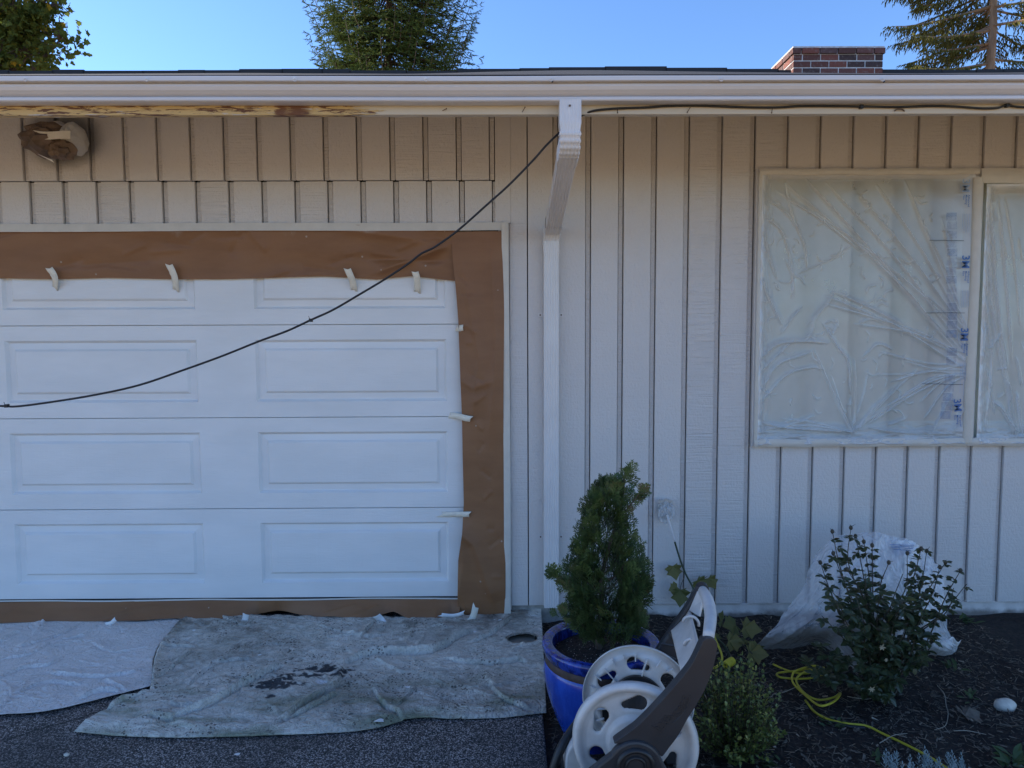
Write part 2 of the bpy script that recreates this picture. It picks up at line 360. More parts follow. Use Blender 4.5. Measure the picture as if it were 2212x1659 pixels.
def m_canvas(name, c0, c1, dirt):
    t = NT(name); n = t.noise(3.2, 7, 0.7); n2 = t.noise(26, 6, 0.75); w_ = t.noise(420, 2); big = t.noise(1.4, 5, 0.6)
    c = t.mix(t.step(n, 0.32, 0.68), c0, c1); c = t.mix(t.math('MULTIPLY', t.step(t.math('ADD', t.math('MULTIPLY', n2, 0.5), t.math('MULTIPLY', big, 0.6)), 0.47, 0.68), dirt), c, (0.17, 0.16, 0.125)); mid = t.noise(7.5, 6, 0.7, (1, 1.6, 1), False, 0.8); c = t.mix(t.math('MULTIPLY', t.step(mid, 0.50, 0.66), dirt*0.75), c, (0.22, 0.21, 0.18)); c = t.mix(t.math('MULTIPLY', t.step(mid, 0.40, 0.30), dirt*0.4), c, (0.80, 0.78, 0.74))
    c = t.mix(t.attr('green'), c, (0.17, 0.19, 0.11)); c = t.mix(t.attr('brown'), c, (0.13, 0.10, 0.07))
    q = t.n('ShaderNodeTexVoronoi'); q.inputs['Scale'].default_value = 62; q.inputs['Randomness'].default_value = 1; t.l(t.coord((1, 1, 1)), q.inputs['Vector'])
    sel = t.step(t.noise(5, 5), 0.46, 0.58); rad = t.math('SUBTRACT', t.math('MULTIPLY', t.noise(23, 3), 0.95), 0.22)
    c = t.mix(t.math('MULTIPLY', t.math('MULTIPLY', t.step(t.math('SUBTRACT', q.outputs['Distance'], rad), 0.04, 0.0), sel), dirt*1.2), c, (0.035, 0.03, 0.025))
    s2 = t.voro(14)['Distance']; c = t.mix(t.math('MULTIPLY', t.step(s2, 0.06, 0.045), dirt), c, (0.75, 0.75, 0.74))
    c = t.mix(t.attr('ink'), c, (0.008, 0.012, 0.022)); c = t.mix(t.attr('white'), c, (0.66, 0.68, 0.70))
    cr1 = t.noise(9, 4, 0.55, (1, 1.5, 1), False, 1.2); cr2 = t.noise(19, 4, 0.6, (1.3, 1, 1), False, 1.0)
    rid = t.math('ADD', t.math('MULTIPLY', t.math('ABSOLUTE', t.math('SUBTRACT', cr1, 0.5)), -2.4), t.math('MULTIPLY', t.math('ABSOLUTE', t.math('SUBTRACT', cr2, 0.5)), -1.3))
    nb = t.bump(rid, 0.75, 0.030); return t.set(c, 0.9, t.bump(w_, 0.25, 0.003, nb))
M['canvas_dirty'] = m_canvas('stained_canvas', (0.62, 0.585, 0.51), (0.76, 0.72, 0.65), 0.6)
M['canvas'] = m_canvas('clean_canvas', (0.74, 0.70, 0.67), (0.82, 0.77, 0.74), 0.12)
def m_pot():
    t = NT('blue_glaze'); n = t.noise(1, 6, 0.7, (14, 14, 5)); n2 = t.noise(120, 3)
    c = t.mix(t.step(n, 0.35, 0.7), (0.010, 0.045, 0.33), (0.022, 0.09, 0.50)); c = t.mix(t.math('MULTIPLY', t.step(n2, 0.55, 0.7), 0.4), c, (0.03, 0.10, 0.42))
    return t.set(c, 0.22, t.bump(n2, 0.12, 0.003), Coat_Weight=0.4, Coat_Roughness=0.12)
M['pot'] = m_pot()
def m_rim():
    t = NT('blue_glaze_dark'); n = t.noise(1, 5, 0.7, (28, 28, 12)); c = t.mix(t.step(n, 0.4, 0.65), (0.006, 0.016, 0.12), (0.02, 0.06, 0.40)); return t.set(c, 0.2, t.bump(t.noise(90, 3), 0.3, 0.004), Coat_Weight=0.5, Coat_Roughness=0.1)
M['rim'] = m_rim()
M['band'] = simple('unglazed_band', (0.075, 0.048, 0.036), 0.7, 0.4, 25, 70, 0.4)
def m_potsoil():
    t = NT('potting_soil'); n = t.noise(90, 4, 0.7); c = t.mix(t.step(n, 0.4, 0.7), (0.008, 0.006, 0.005), (0.05, 0.035, 0.027))
    d = t.voro(75)['Distance']; c = t.mix(t.step(d, 0.17, 0.11), c, (0.55, 0.52, 0.48)); return t.set(c, 0.9, t.bump(n, 0.8, 0.01))
M['potsoil'] = m_potsoil()
M['beige'] = simple('beige_plastic', (0.63, 0.59, 0.55), 0.40, 0.20, 7, 160, 0.10, 0.002)
M['taupe'] = simple('dark_taupe_plastic', (0.034, 0.033, 0.036), 0.42, 0.16, 9, 260, 0.16, 0.002)
M['black'] = simple('black_plastic', (0.016, 0.015, 0.016), 0.45, 0.1)
M['yellow'] = simple('yellow_rubber', (0.50, 0.42, 0.03), 0.45, 0.25, 16)
M['thuja'] = leafmat('thuja_spray', [(0, (0.018, 0.042, 0.013)), (0.4, (0.040, 0.092, 0.024)), (0.75, (0.085, 0.160, 0.040)), (0.95, (0.15, 0.22, 0.07)), (1, (0.16, 0.13, 0.06))], 0.4, 0.12)
M['bark'] = simple('bark', (0.10, 0.07, 0.05), 0.9, 0.35, 14, 50, 0.8, 0.01, (1, 1, 0.3))
M['boxleaf'] = leafmat('boxwood_leaf', [(0, (0.03, 0.06, 0.018)), (0.5, (0.075, 0.13, 0.03)), (0.82, (0.17, 0.22, 0.05)), (1, (0.42, 0.38, 0.09))], 0.4, 0.15)
M['roseleaf'] = leafmat('rose_leaf', [(0, (0.018, 0.034, 0.018)), (0.6, (0.03, 0.055, 0.026)), (0.92, (0.06, 0.085, 0.03)), (1, (0.16, 0.15, 0.04))], 0.35, 0.12)
M['rosestem'] = simple('rose_stem', (0.055, 0.045, 0.028), 0.6, 0.4, 20)
M['sepal'] = simple('dry_sepal', (0.34, 0.28, 0.18), 0.8, 0.3, 40)
M['vineleaf'] = leafmat('vine_leaf', [(0, (0.10, 0.12, 0.03)), (1, (0.24, 0.20, 0.06))], 0.6, 0.25)
M['silver'] = leafmat('silver_leaf', [(0, (0.20, 0.25, 0.24)), (1, (0.42, 0.49, 0.48))], 0.7, 0.1)
M['weed'] = leafmat('weed_leaf', [(0, (0.03, 0.055, 0.02)), (1, (0.08, 0.13, 0.04))], 0.5, 0.2)
M['mulch'] = leafmat('mulch_chip', [(0, (0.014, 0.010, 0.008)), (0.45, (0.05, 0.034, 0.026)), (0.78, (0.12, 0.082, 0.056)), (0.92, (0.26, 0.19, 0.13)), (1, (0.50, 0.43, 0.33))], 0.85, 0.0)
M['stone'] = simple('pale_stone', (0.58, 0.53, 0.45), 0.7, 0.25, 22, 60, 0.4)
M['white'] = simple('white_scrap', (0.75, 0.75, 0.75), 0.4, 0.08)
M['spruce'] = leafmat('spruce_needles', [(0, (0.03, 0.06, 0.022)), (0.6, (0.075, 0.12, 0.03)), (1, (0.19, 0.21, 0.05))], 0.9, 0.2, 0.15)
M['cedar'] = leafmat('cedar_sprays', [(0, (0.05, 0.065, 0.022)), (0.6, (0.11, 0.115, 0.03)), (1, (0.25, 0.19, 0.05))], 0.9, 0.2, 0.15)
M['maple'] = leafmat('maple_leaves', [(0, (0.035, 0.085, 0.03)), (0.7, (0.065, 0.14, 0.035)), (0.93, (0.18, 0.22, 0.03)), (1, (0.40, 0.28, 0.03))], 0.8, 0.45, 0.2)
M['yleaf'] = leafmat('yellow_leaves', [(0, (0.16, 0.17, 0.03)), (1, (0.38, 0.26, 0.03))], 0.5, 0.3)
M['film_solid'] = simple('crumpled_film', (0.40, 0.39, 0.37), 0.2, 0.12, 30)
M['cord'] = simple('green_cord', (0.03, 0.05, 0.025), 0.45, 0.3, 30)
M['emboss'] = simple('raised_letters', (0.036, 0.031, 0.031), 0.5, 0.1)
M['twig'] = simple('pale_twig', (0.36, 0.31, 0.24), 0.8, 0.3, 40)
M['cedarbark'] = simple('cedar_bark', (0.26, 0.17, 0.11), 0.9, 0.35, 8, 30, 0.7, 0.02, (1, 1, 0.25))

# ------------------------------------------------------------------ ground
XE = 0.155                                            # right edge of the driveway
def soil_z(x, y):
    x = np.asarray(x, float); y = np.asarray(y, float)
    e = np.clip((x-XE-0.02)/0.25, 0, 1)
    return (0.07*(fbm(x*2.2, y*2.2, 3, 5)-0.5)+0.030*(fbm(x*9, y*9, 3, 8)-0.5)+0.012*(fbm(x*40, y*40, 2, 9)-0.5)-0.004)*e-0.03*(1-e)-0.012
b = MB(); b.box(-300, 300, -300, 300, -1.2, -0.09); struct(b.build('ground', M['lawn']))
b = MB(); b.box(-9.5, XE, -3.3, 0.10, -0.5, 0.0); dv = struct(b.build('driveway', M['drive'], bevel=0.008))
xs = np.r_[np.arange(XE-0.03, 2.6, 0.011), np.arange(2.6, 7.0, 0.08)]; ys = np.r_[np.arange(-3.3, -1.75, 0.08), np.arange(-1.75, 0.09, 0.011)]
XX, YY = np.meshgrid(xs, ys, indexing='ij'); b = MB(); b.grid(np.stack([XX, YY, soil_z(XX, YY)], -1)); struct(b.build('garden_bed', M['soil'], smooth=True))

# ------------------------------------------------------------------ the house
house = thing('house', 'single storey grey beige board sided house with white garage door, gutter and brick chimney', 'house', (0, 0, 0))
XL, XR = -9.0, 6.6; ZT = 3.03; S0, SP, GW = 1.043, 0.1887, 0.0165     # groove lattice, half groove width
WX0, WX1, WZ0, WZ1 = 1.452, 3.86, 1.03, 2.625                          # window opening
GX1, GZ1 = 0.018, 2.33                                                  # garage opening right edge and top (under the tape)
ZS = 0.075
# groove-bottom sheet behind the boards, with both openings left free
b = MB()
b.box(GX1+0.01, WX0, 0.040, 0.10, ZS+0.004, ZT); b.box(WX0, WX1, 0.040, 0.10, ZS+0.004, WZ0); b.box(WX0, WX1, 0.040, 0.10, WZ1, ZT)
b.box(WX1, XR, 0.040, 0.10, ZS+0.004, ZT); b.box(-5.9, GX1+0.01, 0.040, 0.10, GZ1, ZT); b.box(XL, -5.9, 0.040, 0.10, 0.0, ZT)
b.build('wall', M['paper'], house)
def boards(mb, x0, x1, z0, z1, y0=0.0, th=0.020, off=0.0, lip=0.016):
    k0 = math.floor((x0-S0-off)/SP)-1; done = set()
    for k in range(k0, k0+80):
        a = max(x0, S0+off+k*SP+GW); c = min(x1, S0+off+(k+1)*SP-GW)
        if a < c-0.01 and a >= x0-1e-6 and c <= x1+1e-6:
            for g in (S0+off+k*SP, S0+off+(k+1)*SP):
                if (round(g, 3), round(z0, 2)) not in done and g-GW > x0-0.03 and g+GW < x1+0.03:
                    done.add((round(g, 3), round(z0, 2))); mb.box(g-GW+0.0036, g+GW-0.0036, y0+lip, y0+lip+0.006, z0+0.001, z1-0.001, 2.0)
            j = (random.random()-0.5)*0.0016; mb.box(a, c, y0+j, y0+th+0.004, z0, z1)
b = MB()
boards(b, 0.129, WX0-0.018, ZS, ZT); boards(b, WX0-0.014, WX1, ZS, WZ0-0.003); boards(b, WX0-0.014, WX1, WZ1+0.003, ZT); boards(b, WX1+0.01, XR, ZS, ZT)
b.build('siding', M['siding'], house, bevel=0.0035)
b = MB(); b.box(-0.059, 0.030, 0.001, 0.016, GZ1+0.002, ZT, 0.1); b.box(GX1+0.004, 0.123, 0.0005, 0.016, ZS, GZ1, 0.75); b.box(0.0305, 0.123, 0.0015, 0.016, GZ1, ZT, 0.4)
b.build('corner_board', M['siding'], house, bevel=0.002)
ou = -0.076-(S0-6*SP); ol = -0.071-(S0-6*SP)+0.010
b = MB(); boards(b, -6.6, -0.062+0.002, 2.574, ZT, -0.022, 0.022, ou)
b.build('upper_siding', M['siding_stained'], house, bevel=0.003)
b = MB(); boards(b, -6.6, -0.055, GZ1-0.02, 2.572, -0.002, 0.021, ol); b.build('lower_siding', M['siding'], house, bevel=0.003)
b = MB(); b.box(XL, -5.9, 0.0, 0.014, 0.0, ZT); b.box(XL-0.1, XL, 0.0, 8.8, 0, 3.2); b.box(XR, XR+0.1, 0.0, 8.8, 0, 3.2); b.box(XL, XR, 8.8, 8.9, 0, 3.2); b.build('side_wall', M['trim'], house)
# foundation strip below the boards
b = MB(); b.box(0.62, XR, 0.012, 0.10, -0.35, ZS+0.002); b.build('foundation', M['found'], house, bevel=0.004)
b = MB(); b.box(GX1+0.006, 0.615, 0.016, 0.10, -0.35, ZS+0.0015); b.build('footing_block', M['bare'], house, bevel=0.006)
# eave: fascia, soffit, roof
FB = 2.646; MS = 0.36
b = MB(); b.box(XL-0.3, XR+0.3, -0.98, -0.945, FB, 2.80); b.build('fascia', M['fascia'], house, bevel=0.003)
b = MB(); b.add([(XL, -0.945, FB+0.02), (XR, -0.945, FB+0.02), (XR, 0.1, FB+0.02+1.045*MS), (XL, 0.1, FB+0.02+1.045*MS)], [(0, 1, 2, 3)]); b.build('soffit', M['trim'], house, solid=0.012)
nx = 180; xr = np.linspace(XL-0.35, XR+0.35, nx); YR = 4.3; Y0 = -1.03; Z0 = 2.781
def rz(x, y): return Z0+(y-Y0)*MS+(0.028*np.exp(-((x-0.75)/1.1)**2)+0.022*(fbm(x*0.7, x*0+3, 2, 3)-0.5)-0.006)*np.clip((y-Y0)/4, 0, 1)
yr = np.linspace(Y0, YR, 40); XX, YY = np.meshgrid(xr, yr, indexing='ij'); b = MB(); b.grid(np.stack([XX, YY, rz(XX, YY)], -1))
XX, YY = np.meshgrid(xr, np.linspace(YR, 9.8, 12), indexing='ij'); b.grid(np.stack([XX, YY, rz(XX, YR)-(YY-YR)*MS], -1))
roof = b.build('roof', M['shingle'], house, solid=0.03)
b = MB()                                               # shingle tabs: the eave courses and the ridge
for row in range(6):
    x = XL-0.3
    while x < XR+0.3:
        wd = random.uniform(0.18, 0.34); y = Y0+0.14*row-0.012; t = random.uniform(0.004, 0.011); z = rz(np.array(x), y)+0.002
        b.add([(x, y, z), (x+wd-.006, y, z), (x+wd-.006, y+.15, z+.15*MS), (x, y+.15, z+.15*MS), (x, y, z+t), (x+wd-.006, y, z+t), (x+wd-.006, y+.15, z+t+.15*MS), (x, y+.15, z+t+.15*MS)], [(0, 1, 5, 4), (1, 2, 6, 5), (2, 3, 7, 6), (3, 0, 4, 7), (4, 5, 6, 7)]); x += wd
b.build('shingle_course', M['shingle'], roof)
b = MB(); x = XL-0.3
while x < XR+0.3:
    wd = random.uniform(0.30, 0.75); z = float(rz(np.array(x), YR)); t = random.uniform(0.004, 0.024); b.box(x, x+wd, YR-0.12, YR+0.12, z-0.05, z+t, random.random()); x += wd-0.01
b.build('ridge_cap', M['shingle'], roof)
# gutter: an ogee profile swept along the eave
prof = [(-0.985, 2.775), (-0.985, 2.684), (-1.020, 2.684), (-1.041, 2.685), (-1.0445, 2.688), (-1.0445, 2.697), (-1.041, 2.7005), (-1.020, 2.7025), (-1.024, 2.708), (-1.040, 2.716), (-1.053, 2.727), (-1.060, 2.739), (-1.058, 2.748), (-1.050, 2.7535), (-1.046, 2.7545), (-1.076, 2.7555), (-1.0785, 2.757), (-1.0785, 2.772), (-1.076, 2.7745), (-1.070, 2.7745), (-1.070, 2.771)]
xg = np.linspace(XL-0.35, XR+0.35, 90); sag = 0.004*(fbm(xg*0.8, xg*0, 2, 6)-0.5)
A = np.array([[(x, p[0], p[1]+s) for p in prof] for x, s in zip(xg, sag)]); b = MB(); b.grid(A); gut = b.build('gutter', M['gutter'], house, fixn=False)
gut.modifiers.new('Solidify', 'SOLIDIFY').thickness = 0.0012
for px, ang in ((54, 0), (316, 1), (636, 1), (920, 1), (1191, 2), (1558, 0), (1907, 3)):
    c = P(px, 171.5, -1.081); b = MB(); b.cyl((c[0], -1.080, c[2]), (0, 1, 0), 0.0085, 0.005, 16); b.tube([(c[0], -1.082, c[2]), (c[0]+0.002, -1.0845, c[2]-0.002)], [0.0065, 0.004], 12)
    sp_ = b.build('gutter_spike', M['gutter'] if ang != 1 else M['spout'], gut, smooth=False)
    if ang in (2, 3):
        b = MB(); b.tube([(c[0]+0.003, -1.083, c[2]-0.009), (c[0]+0.006, -1.083, c[2]-0.013)], [0.005, 0.004], 8); b.build('gutter_stain', M['clip'], gut)
# downspout: corrugated box section swept along the offset
def section(wd, dp, ribs=6, rib=0.0022):
    pts = []
    n = ribs*4+1
    for k in range(n):                                # front face with ribs
        x = -wd/2+wd*k/(n-1); c = 0.0
        if 0.08 < k/(n-1) < 0.92: c = rib*(1 if k % 4 in (1, 2) else 0)
        pts.append((x, -dp/2+c))
    pts[0] = (-wd/2+0.003, -dp/2); pts[-1] = (wd/2-0.003, -dp/2)
    pts = [(-wd/2, -dp/2+0.003)]+pts+[(wd/2, -dp/2+0.003), (wd/2, dp/2-0.003), (wd/2-0.003, dp/2), (-wd/2+0.003, dp/2), (-wd/2, dp/2-0.003)]
    return np.array(pts)
def sweep(mb, path, sec, scale=None, crimp=None, r=0.5):
    path = np.asarray(path, float); T = np.gradient(path, axis=0); T /= np.linalg.norm(T, axis=1)[:, None]; rows = []
    for k, (p, t) in enumerate(zip(path, T)):
        x = np.array([1., 0, 0]); x = x-t*(x@t); x /= np.linalg.norm(x); n = np.cross(x, t); n = -n if False else n
        # n points to the back of the section (towards the wall when the pipe runs down)
        s = sec*(1.0 if scale is None else scale[k])
        if crimp is not None and crimp[k]: s = s*np.array([1-0.085*crimp[k], 1-0.085*crimp[k]])
        rows.append([p+x*q[0]+n*q[1]*(1) for q in s])
    mb.grid(np.array(rows), r, wrap=True)
pA = np.array([0.279, -1.018, 2.690]); pB = np.array([0.279, -1.018, 2.565]); pC = np.array([0.279-0.002, -0.975, 2.500]); pE = P(1193, 497, -0.10); pF = np.array([0.2595, -0.038, 2.205]); pG = np.array([0.2595, -0.038, 0.085])
sec = section(0.0865, 0.060); secE = section(0.0935, 0.066)
up_dir = (pE-pC)/np.linalg.norm(pE-pC)
b = MB(); sweep(b, [pC+up_dir*(-0.02), pC+up_dir*0.4, pE-up_dir*0.0], sec); sweep(b, [pF+(0, 0, .02), pF*0.5+pG*0.5, pG], sec)
ds = b.build('downspout', M['spout'], house, fixn=False)
def bez(a, b_, c, n): t = np.linspace(0, 1, n)[:, None]; return a*(1-t)**2+2*b_*t*(1-t)+c*t*t
b = MB(); q = np.vstack([np.linspace(pA, pB+(0, 0, .0), 6)[:-1], bez(pB, pB+(0, 0.0, -0.075), pC+up_dir*0.045, 24), [pC+up_dir*0.10]])
cr_ = [0]*5+[(1 if k % 4 < 2 else 0) for k in range(24)]+[0]
sweep(b, q, secE, None, cr_); b.build('upper_elbow', M['spout'], ds, fixn=False)
b = MB(); q = np.vstack([[pE-up_dir*0.10], [pE-up_dir*0.05], bez(pE-up_dir*0.01, pE*0.4+np.array([pF[0], pF[1], pE[2]-0.01])*0.6, pF+(0, 0, 0.02), 24), [pF-(0, 0, 0.03)], [pF-(0, 0, 0.055)]])
cr_ = [0]*2+[(1.4 if k % 4 < 2 else 0) for k in range(24)]+[0]*2
sweep(b, q, section(0.092, 0.0645), None, cr_); b.build('lower_elbow', M['spout'], ds, fixn=False)
for zc in (P(1190, 680, -0.05)[2], P(1190, 1164, -0.05)[2]):
    b = MB(); x0 = pF[0]
    b.box(x0-0.074, x0+0.074, -0.006, -0.0035, zc-0.011, zc+0.011)
    st = b.build('strap', M['gutter'], ds)
    for s in (-1, 1):
        b = MB(); b.cyl((x0+s*0.061, -0.0075, zc), (0, 1, 0), 0.0045, 0.004, 10); b.build('strap_screw', M['nail'], ds)
b = MB(); c = P(1231, 226, -1.052); b.cyl((c[0], -1.051, c[2]-0.004), (0, 1, 0), 0.005, 0.004, 10); b.build('strap_screw', M['nail'], ds)
# garage door in its recess
DY = 0.052
def panel_front(mb, x0, x1, z0, z1, rects):
    """flat front with raised panels pressed into it"""
    xsx = sorted({x0, x1, *[r[0] for r in rects], *[r[1] for r in rects]}); zc0, zc1 = rects[0][2], rects[0][3]
    def q(a, b_, c, d): mb.add([(a, DY, c), (b_, DY, c), (b_, DY, d), (a, DY, d)], [(0, 1, 2, 3)], 0.5)
    q(x0, x1, z0, zc0); q(x0, x1, zc1, z1); ed = [x0]+[v for r in rects for v in (r[0], r[1])]+[x1]
    for i in range(0, len(ed), 2): q(ed[i], ed[i+1], zc0, zc1)
    for a, c, d, e in rects:
        rings = [(0, 0), (0.002, 0.002), (0.014, 0.020), (0.017, 0.0205), (0.050, 0.016), (0.062, 0.003), (0.066, 0.002)]
        V = []; F = []
        for (i, dy) in rings: V += [(a+i, DY+dy, d+i), (c-i, DY+dy, d+i), (c-i, DY+dy, e-i), (a+i, DY+dy, e-i)]
        for k in range(len(rings)-1):
            for j in range(4): F.append((k*4+j, k*4+(j+1) % 4, k*4+4+(j+1) % 4, k*4+4+j))
        n = len(V)-4; F.append((n, n+1, n+2, n+3)); mb.add(V, F, 0.5)
b = MB(); b.box(-5.75, GX1, 0.0525, 0.09, GZ1, GZ1+0.001); b.box(-5.8, -0.20, DY+0.03, DY+0.05, 0.10, 2.40)
b.box(GX1-0.06, GX1+0.012, 0.0195, 0.10, 0.0, GZ1); b.box(-5.9, -5.8, 0.0195, 0.10, 0.0, GZ1)
gd = b.build('garage_door', M['door'], house)
for i in range(4):
    z0 = 0.115+i*0.5465; b = MB(); rects = [(-0.352-1.124-1.466*k, -0.352-1.466*k, z0+0.093, z0+0.459) for k in range(3, -1, -1)]
    panel_front(b, -5.78, -0.205, z0+0.002, z0+0.5445, rects)
    b.box(-5.78, -0.205, DY+0.021, DY+0.028, z0+0.002, z0+0.5445, 0.5); o = b.build('door_section', M['door'], gd, fixn=False)
b = MB(); b.box(-5.78, -0.205, DY-0.006, DY+0.03, 0.094, 0.113); b.build('bottom_seal', M['rubber'], gd, bevel=0.004)
b = MB(); b.box(-5.9, GX1+0.02, 0.30, 0.34, 0, 2.5); b.box(-5.9, GX1+0.02, -0.0, 0.3, -0.25, -0.004); b.build('garage_backing', M['dark'], house)
# window: frame, two lights, curtain
b = MB()
fy0, fy1 = -0.016, 0.05
b.box(WX0-0.012, WX0+0.032, fy0, fy1, WZ0-0.004, WZ1+0.004); b.box(WX1-0.03, WX1+0.012, fy0, fy1, WZ0-0.004, WZ1+0.004)
b.box(WX0+0.032, WX1-0.03, fy0+0.001, fy1, WZ1-0.038, WZ1+0.004); b.box(WX0+0.032, WX1-0.03, fy0+0.001, fy1, WZ0-0.004, WZ0+0.040)
MX = P(2108, 640, -0.03)[0]
b.box(MX-0.032, MX+0.022, fy0-0.012, fy1, WZ0+0.040, WZ1-0.038)
wf = b.build('window', M['trim'], house, bevel=0.004)
b = MB(); b.box(WX0+0.03, MX-0.03, 0.030, 0.034, WZ0+0.038, WZ1-0.036); b.build('pane', M['glass'], wf)
b = MB(); b.box(MX+0.02, WX1-0.028, 0.0305, 0.0345, WZ0+0.038, WZ1-0.036); b.build('pane', M['glass'], wf)
xs = np.linspace(WX0-0.1, WX1+0.1, 420); u = (xs-2.25)/0.42
cy_ = 0.13+(0.16*(1-np.abs(np.sin(xs*11+1.2*np.sin(xs*2.3))))**2.2+0.03*np.sin(xs*23))*(0.25+0.75*np.exp(-u*u))+0.014*np.sin(xs*41+1)*np.exp(-u*u)
zs = np.linspace(WZ0-0.1, WZ1+0.1, 8); A = np.array([[(x, y+0.004*math.sin(z*3+x*5), z) for z in zs] for x, y in zip(xs, cy_)])
b = MB(); b.grid(A); b.build('curtain', M['curtain'], wf, smooth=True)
b = MB(); b.box(WX0-0.3, WX1+0.3, 0.6, 0.64, WZ0-0.3, WZ1+0.3); b.build('room_backing', M['dark'], house)
# chimney
CX0, CX1, CY0, CY1, CZ = 3.268, 4.285, 4.10, 4.75, 4.915
b = MB(); b.box(CX0+0.006, CX1-0.006, CY0+0.006, CY1-0.006, 3.0, CZ-0.02); ch = b.build('chimney', M['mortar'], house)
b = MB(); bh, bl, g = 0.062, 0.192, 0.014; z = CZ-0.075
def course(mb, x0, x1, y0, y1, z0, h, odd):
    for face in range(4):
        a0, a1 = ((x0, x1) if face % 2 == 0 else (y0, y1)); a = a0-(bl/2 if odd else 0)
        while a < a1-0.01:
            s, e = max(a, a0), min(a+bl, a1); jj = random.uniform(-0.003, 0.003)
            if e-s > 0.02:
                if face == 0: mb.box(s, e, y0+jj, y0+0.03, z0, z0+h)
                elif face == 2: mb.box(s, e, y1-0.03, y1+jj, z0, z0+h)
                elif face == 1: mb.box(x1-0.03, x1+jj, s+0.0311, e-0.0311 if e == a1 else e, z0, z0+h)
                else: mb.box(x0+jj, x0+0.03, s+0.0311 if s == a0 else s, e-0.0311 if e == a1 else e, z0, z0+h)
            a += bl+g
for k in range(9): course(b, CX0, CX1, CY0, CY1, z-bh-k*(bh+g), bh, k % 2 == 0)
b.build('brickwork', M['brick'], ch, bevel=0.003)
b = MB(); course(b, CX0-0.018, CX1+0.018, CY0-0.018, CY1+0.018, CZ-0.068, bh, True); b.build('cap_course', M['brick'], ch, bevel=0.003)
b = MB(); x0, x1, y0, y1 = CX0-0.01, CX1+0.01, CY0-0.01, CY1+0.01
b.box(x0, x1, y0, y1, CZ-0.008, CZ+0.013); c0_ = CZ+0.013
b.add([(x0+.004, y0+.004, c0_), (x1-.004, y0+.004, c0_), (x1-.004, y1, c0_), (x0+.004, y1, c0_), (x0+.2, y0+.13, CZ+0.045), (x1-.4, y0+.13, CZ+0.045), (x1-.4, y1-.13, CZ+0.045), (x0+.2, y1-.13, CZ+0.045)], [(0, 1, 5, 4), (1, 2, 6, 5), (2, 3, 7, 6), (3, 0, 4, 7), (4, 5, 6, 7)]); b.build('mortar_crown', M['mortar'], ch)
b = MB(); b.box(CX0+0.23, CX0+0.52, CY0+0.16, CY0+0.45, CZ+0.038, CZ+0.066); b.build('flue', M['flash'], ch, bevel=0.004)
# ------------------------------------------------------------------ masking paper on the garage
def sheet(name, tl, tr_, br, bl, m, label, cat, nu=90, nv=40, yfun=None, edge=None, parent=None, th=0.0006, group=None):
    """paper sheet between four curves given in metres: left/right curves x(t), z(t)"""
    pass
def strip(nameless, xz, yf, nu, nv):
    U, V = np.meshgrid(np.linspace(0, 1, nu), np.linspace(0, 1, nv), indexing='ij'); X, Z = xz(U, V)
    return np.stack([X, yf(U, V, X, Z), Z], -1)
def curve1(pts):
    p = np.array(pts, float); return lambda t: np.interp(t, p[:, 0], p[:, 1])
GZ = GZ1-0.012
xl, xr_ = -5.7, P(985, 550, 0.02)[0]
bot = [(P(px, py, 0.03)[0], P(px, py, 0.03)[2]) for px, py in ((-80, 600), (0, 601), (120, 603), (230, 600), (370, 603), (480, 603), (560, 601), (640, 598), (700, 597), (760, 600), (815, 604), (850, 600), (890, 596), (940, 602), (985, 607))]
bx = np.array([p[0] for p in bot]); bz = np.array([p[1] for p in bot])
def xz(U, V):
    X = xl+(xr_-xl)*U; zt = np.full_like(X, GZ+0.004); zb = np.interp(X, bx, bz); return X, zt+(zb-zt)*V
def yf(U, V, X, Z):
    y = -0.006+0.040*V**0.8
    y += 0.012*np.sin(np.pi*V)*(fbm(X*1.1, Z*3, 3, 4)-0.5)*2+0.004*(fbm(X*7, Z*9, 3, 14)-0.5)
    for a, b_, wd, am in (((-1.50, 2.32), (-1.38, 2.17), 0.03, -0.006), ((-1.50, 2.32), (-1.60, 2.15), 0.03, 0.005), ((-0.75, 2.05), (-0.34, 2.20), 0.035, -0.020), ((-0.80, 2.13), (-0.36, 2.12), 0.03, 0.010), ((-0.95, 2.30), (-0.45, 2.23), 0.05, -0.010), ((-2.2, 2.28), (-1.5, 2.31), .05, -.006), ((-2.6, 2.1), (-2.0, 2.13), .05, .006)):
        y += ridge(X, Z, [a, b_], wd, am*1.7, 0.5)
    for k in range(22):
        rx, rz = -3.0+2.7*((k*0.381966) % 1), 2.0+0.3*((k*0.7548) % 1); y += ridge(X, Z, [(rx, rz), (rx+0.10+0.1*((k*.57) % 1), rz-0.06+0.12*((k*.33) % 1))], 0.018, 0.006*(1 if k % 2 else -1), 0.5)
    return np.minimum(y, 0.047)
b = MB(); b.grid(strip('', xz, yf, 520, 44))
top = b.build('masking_paper', M['kraft'], None, smooth=True, base=(-1.2, 0.0, 2.32), vattr={'spray': np.full(520*44, 0.55)}); tag(top, 'long brown masking paper strip hanging over the top of the white garage door', 'masking paper', 'brown masking paper around the garage door')
xt = np.linspace(-5.85, P(1092, 490)[0], 260)
A = np.array([[(x, -0.0185-0.003*abs(math.sin(5*x+math.sin(13*x)))*v-0.0012*math.sin(40*x)*v, GZ1+0.004-0.045*v+0.002*math.sin(3.1*x)) for v in (0, .25, .5, .75, 1)] for x in xt]); b = MB(); b.grid(A); b.build('tape_border', M['tapeg'], top, smooth=True)
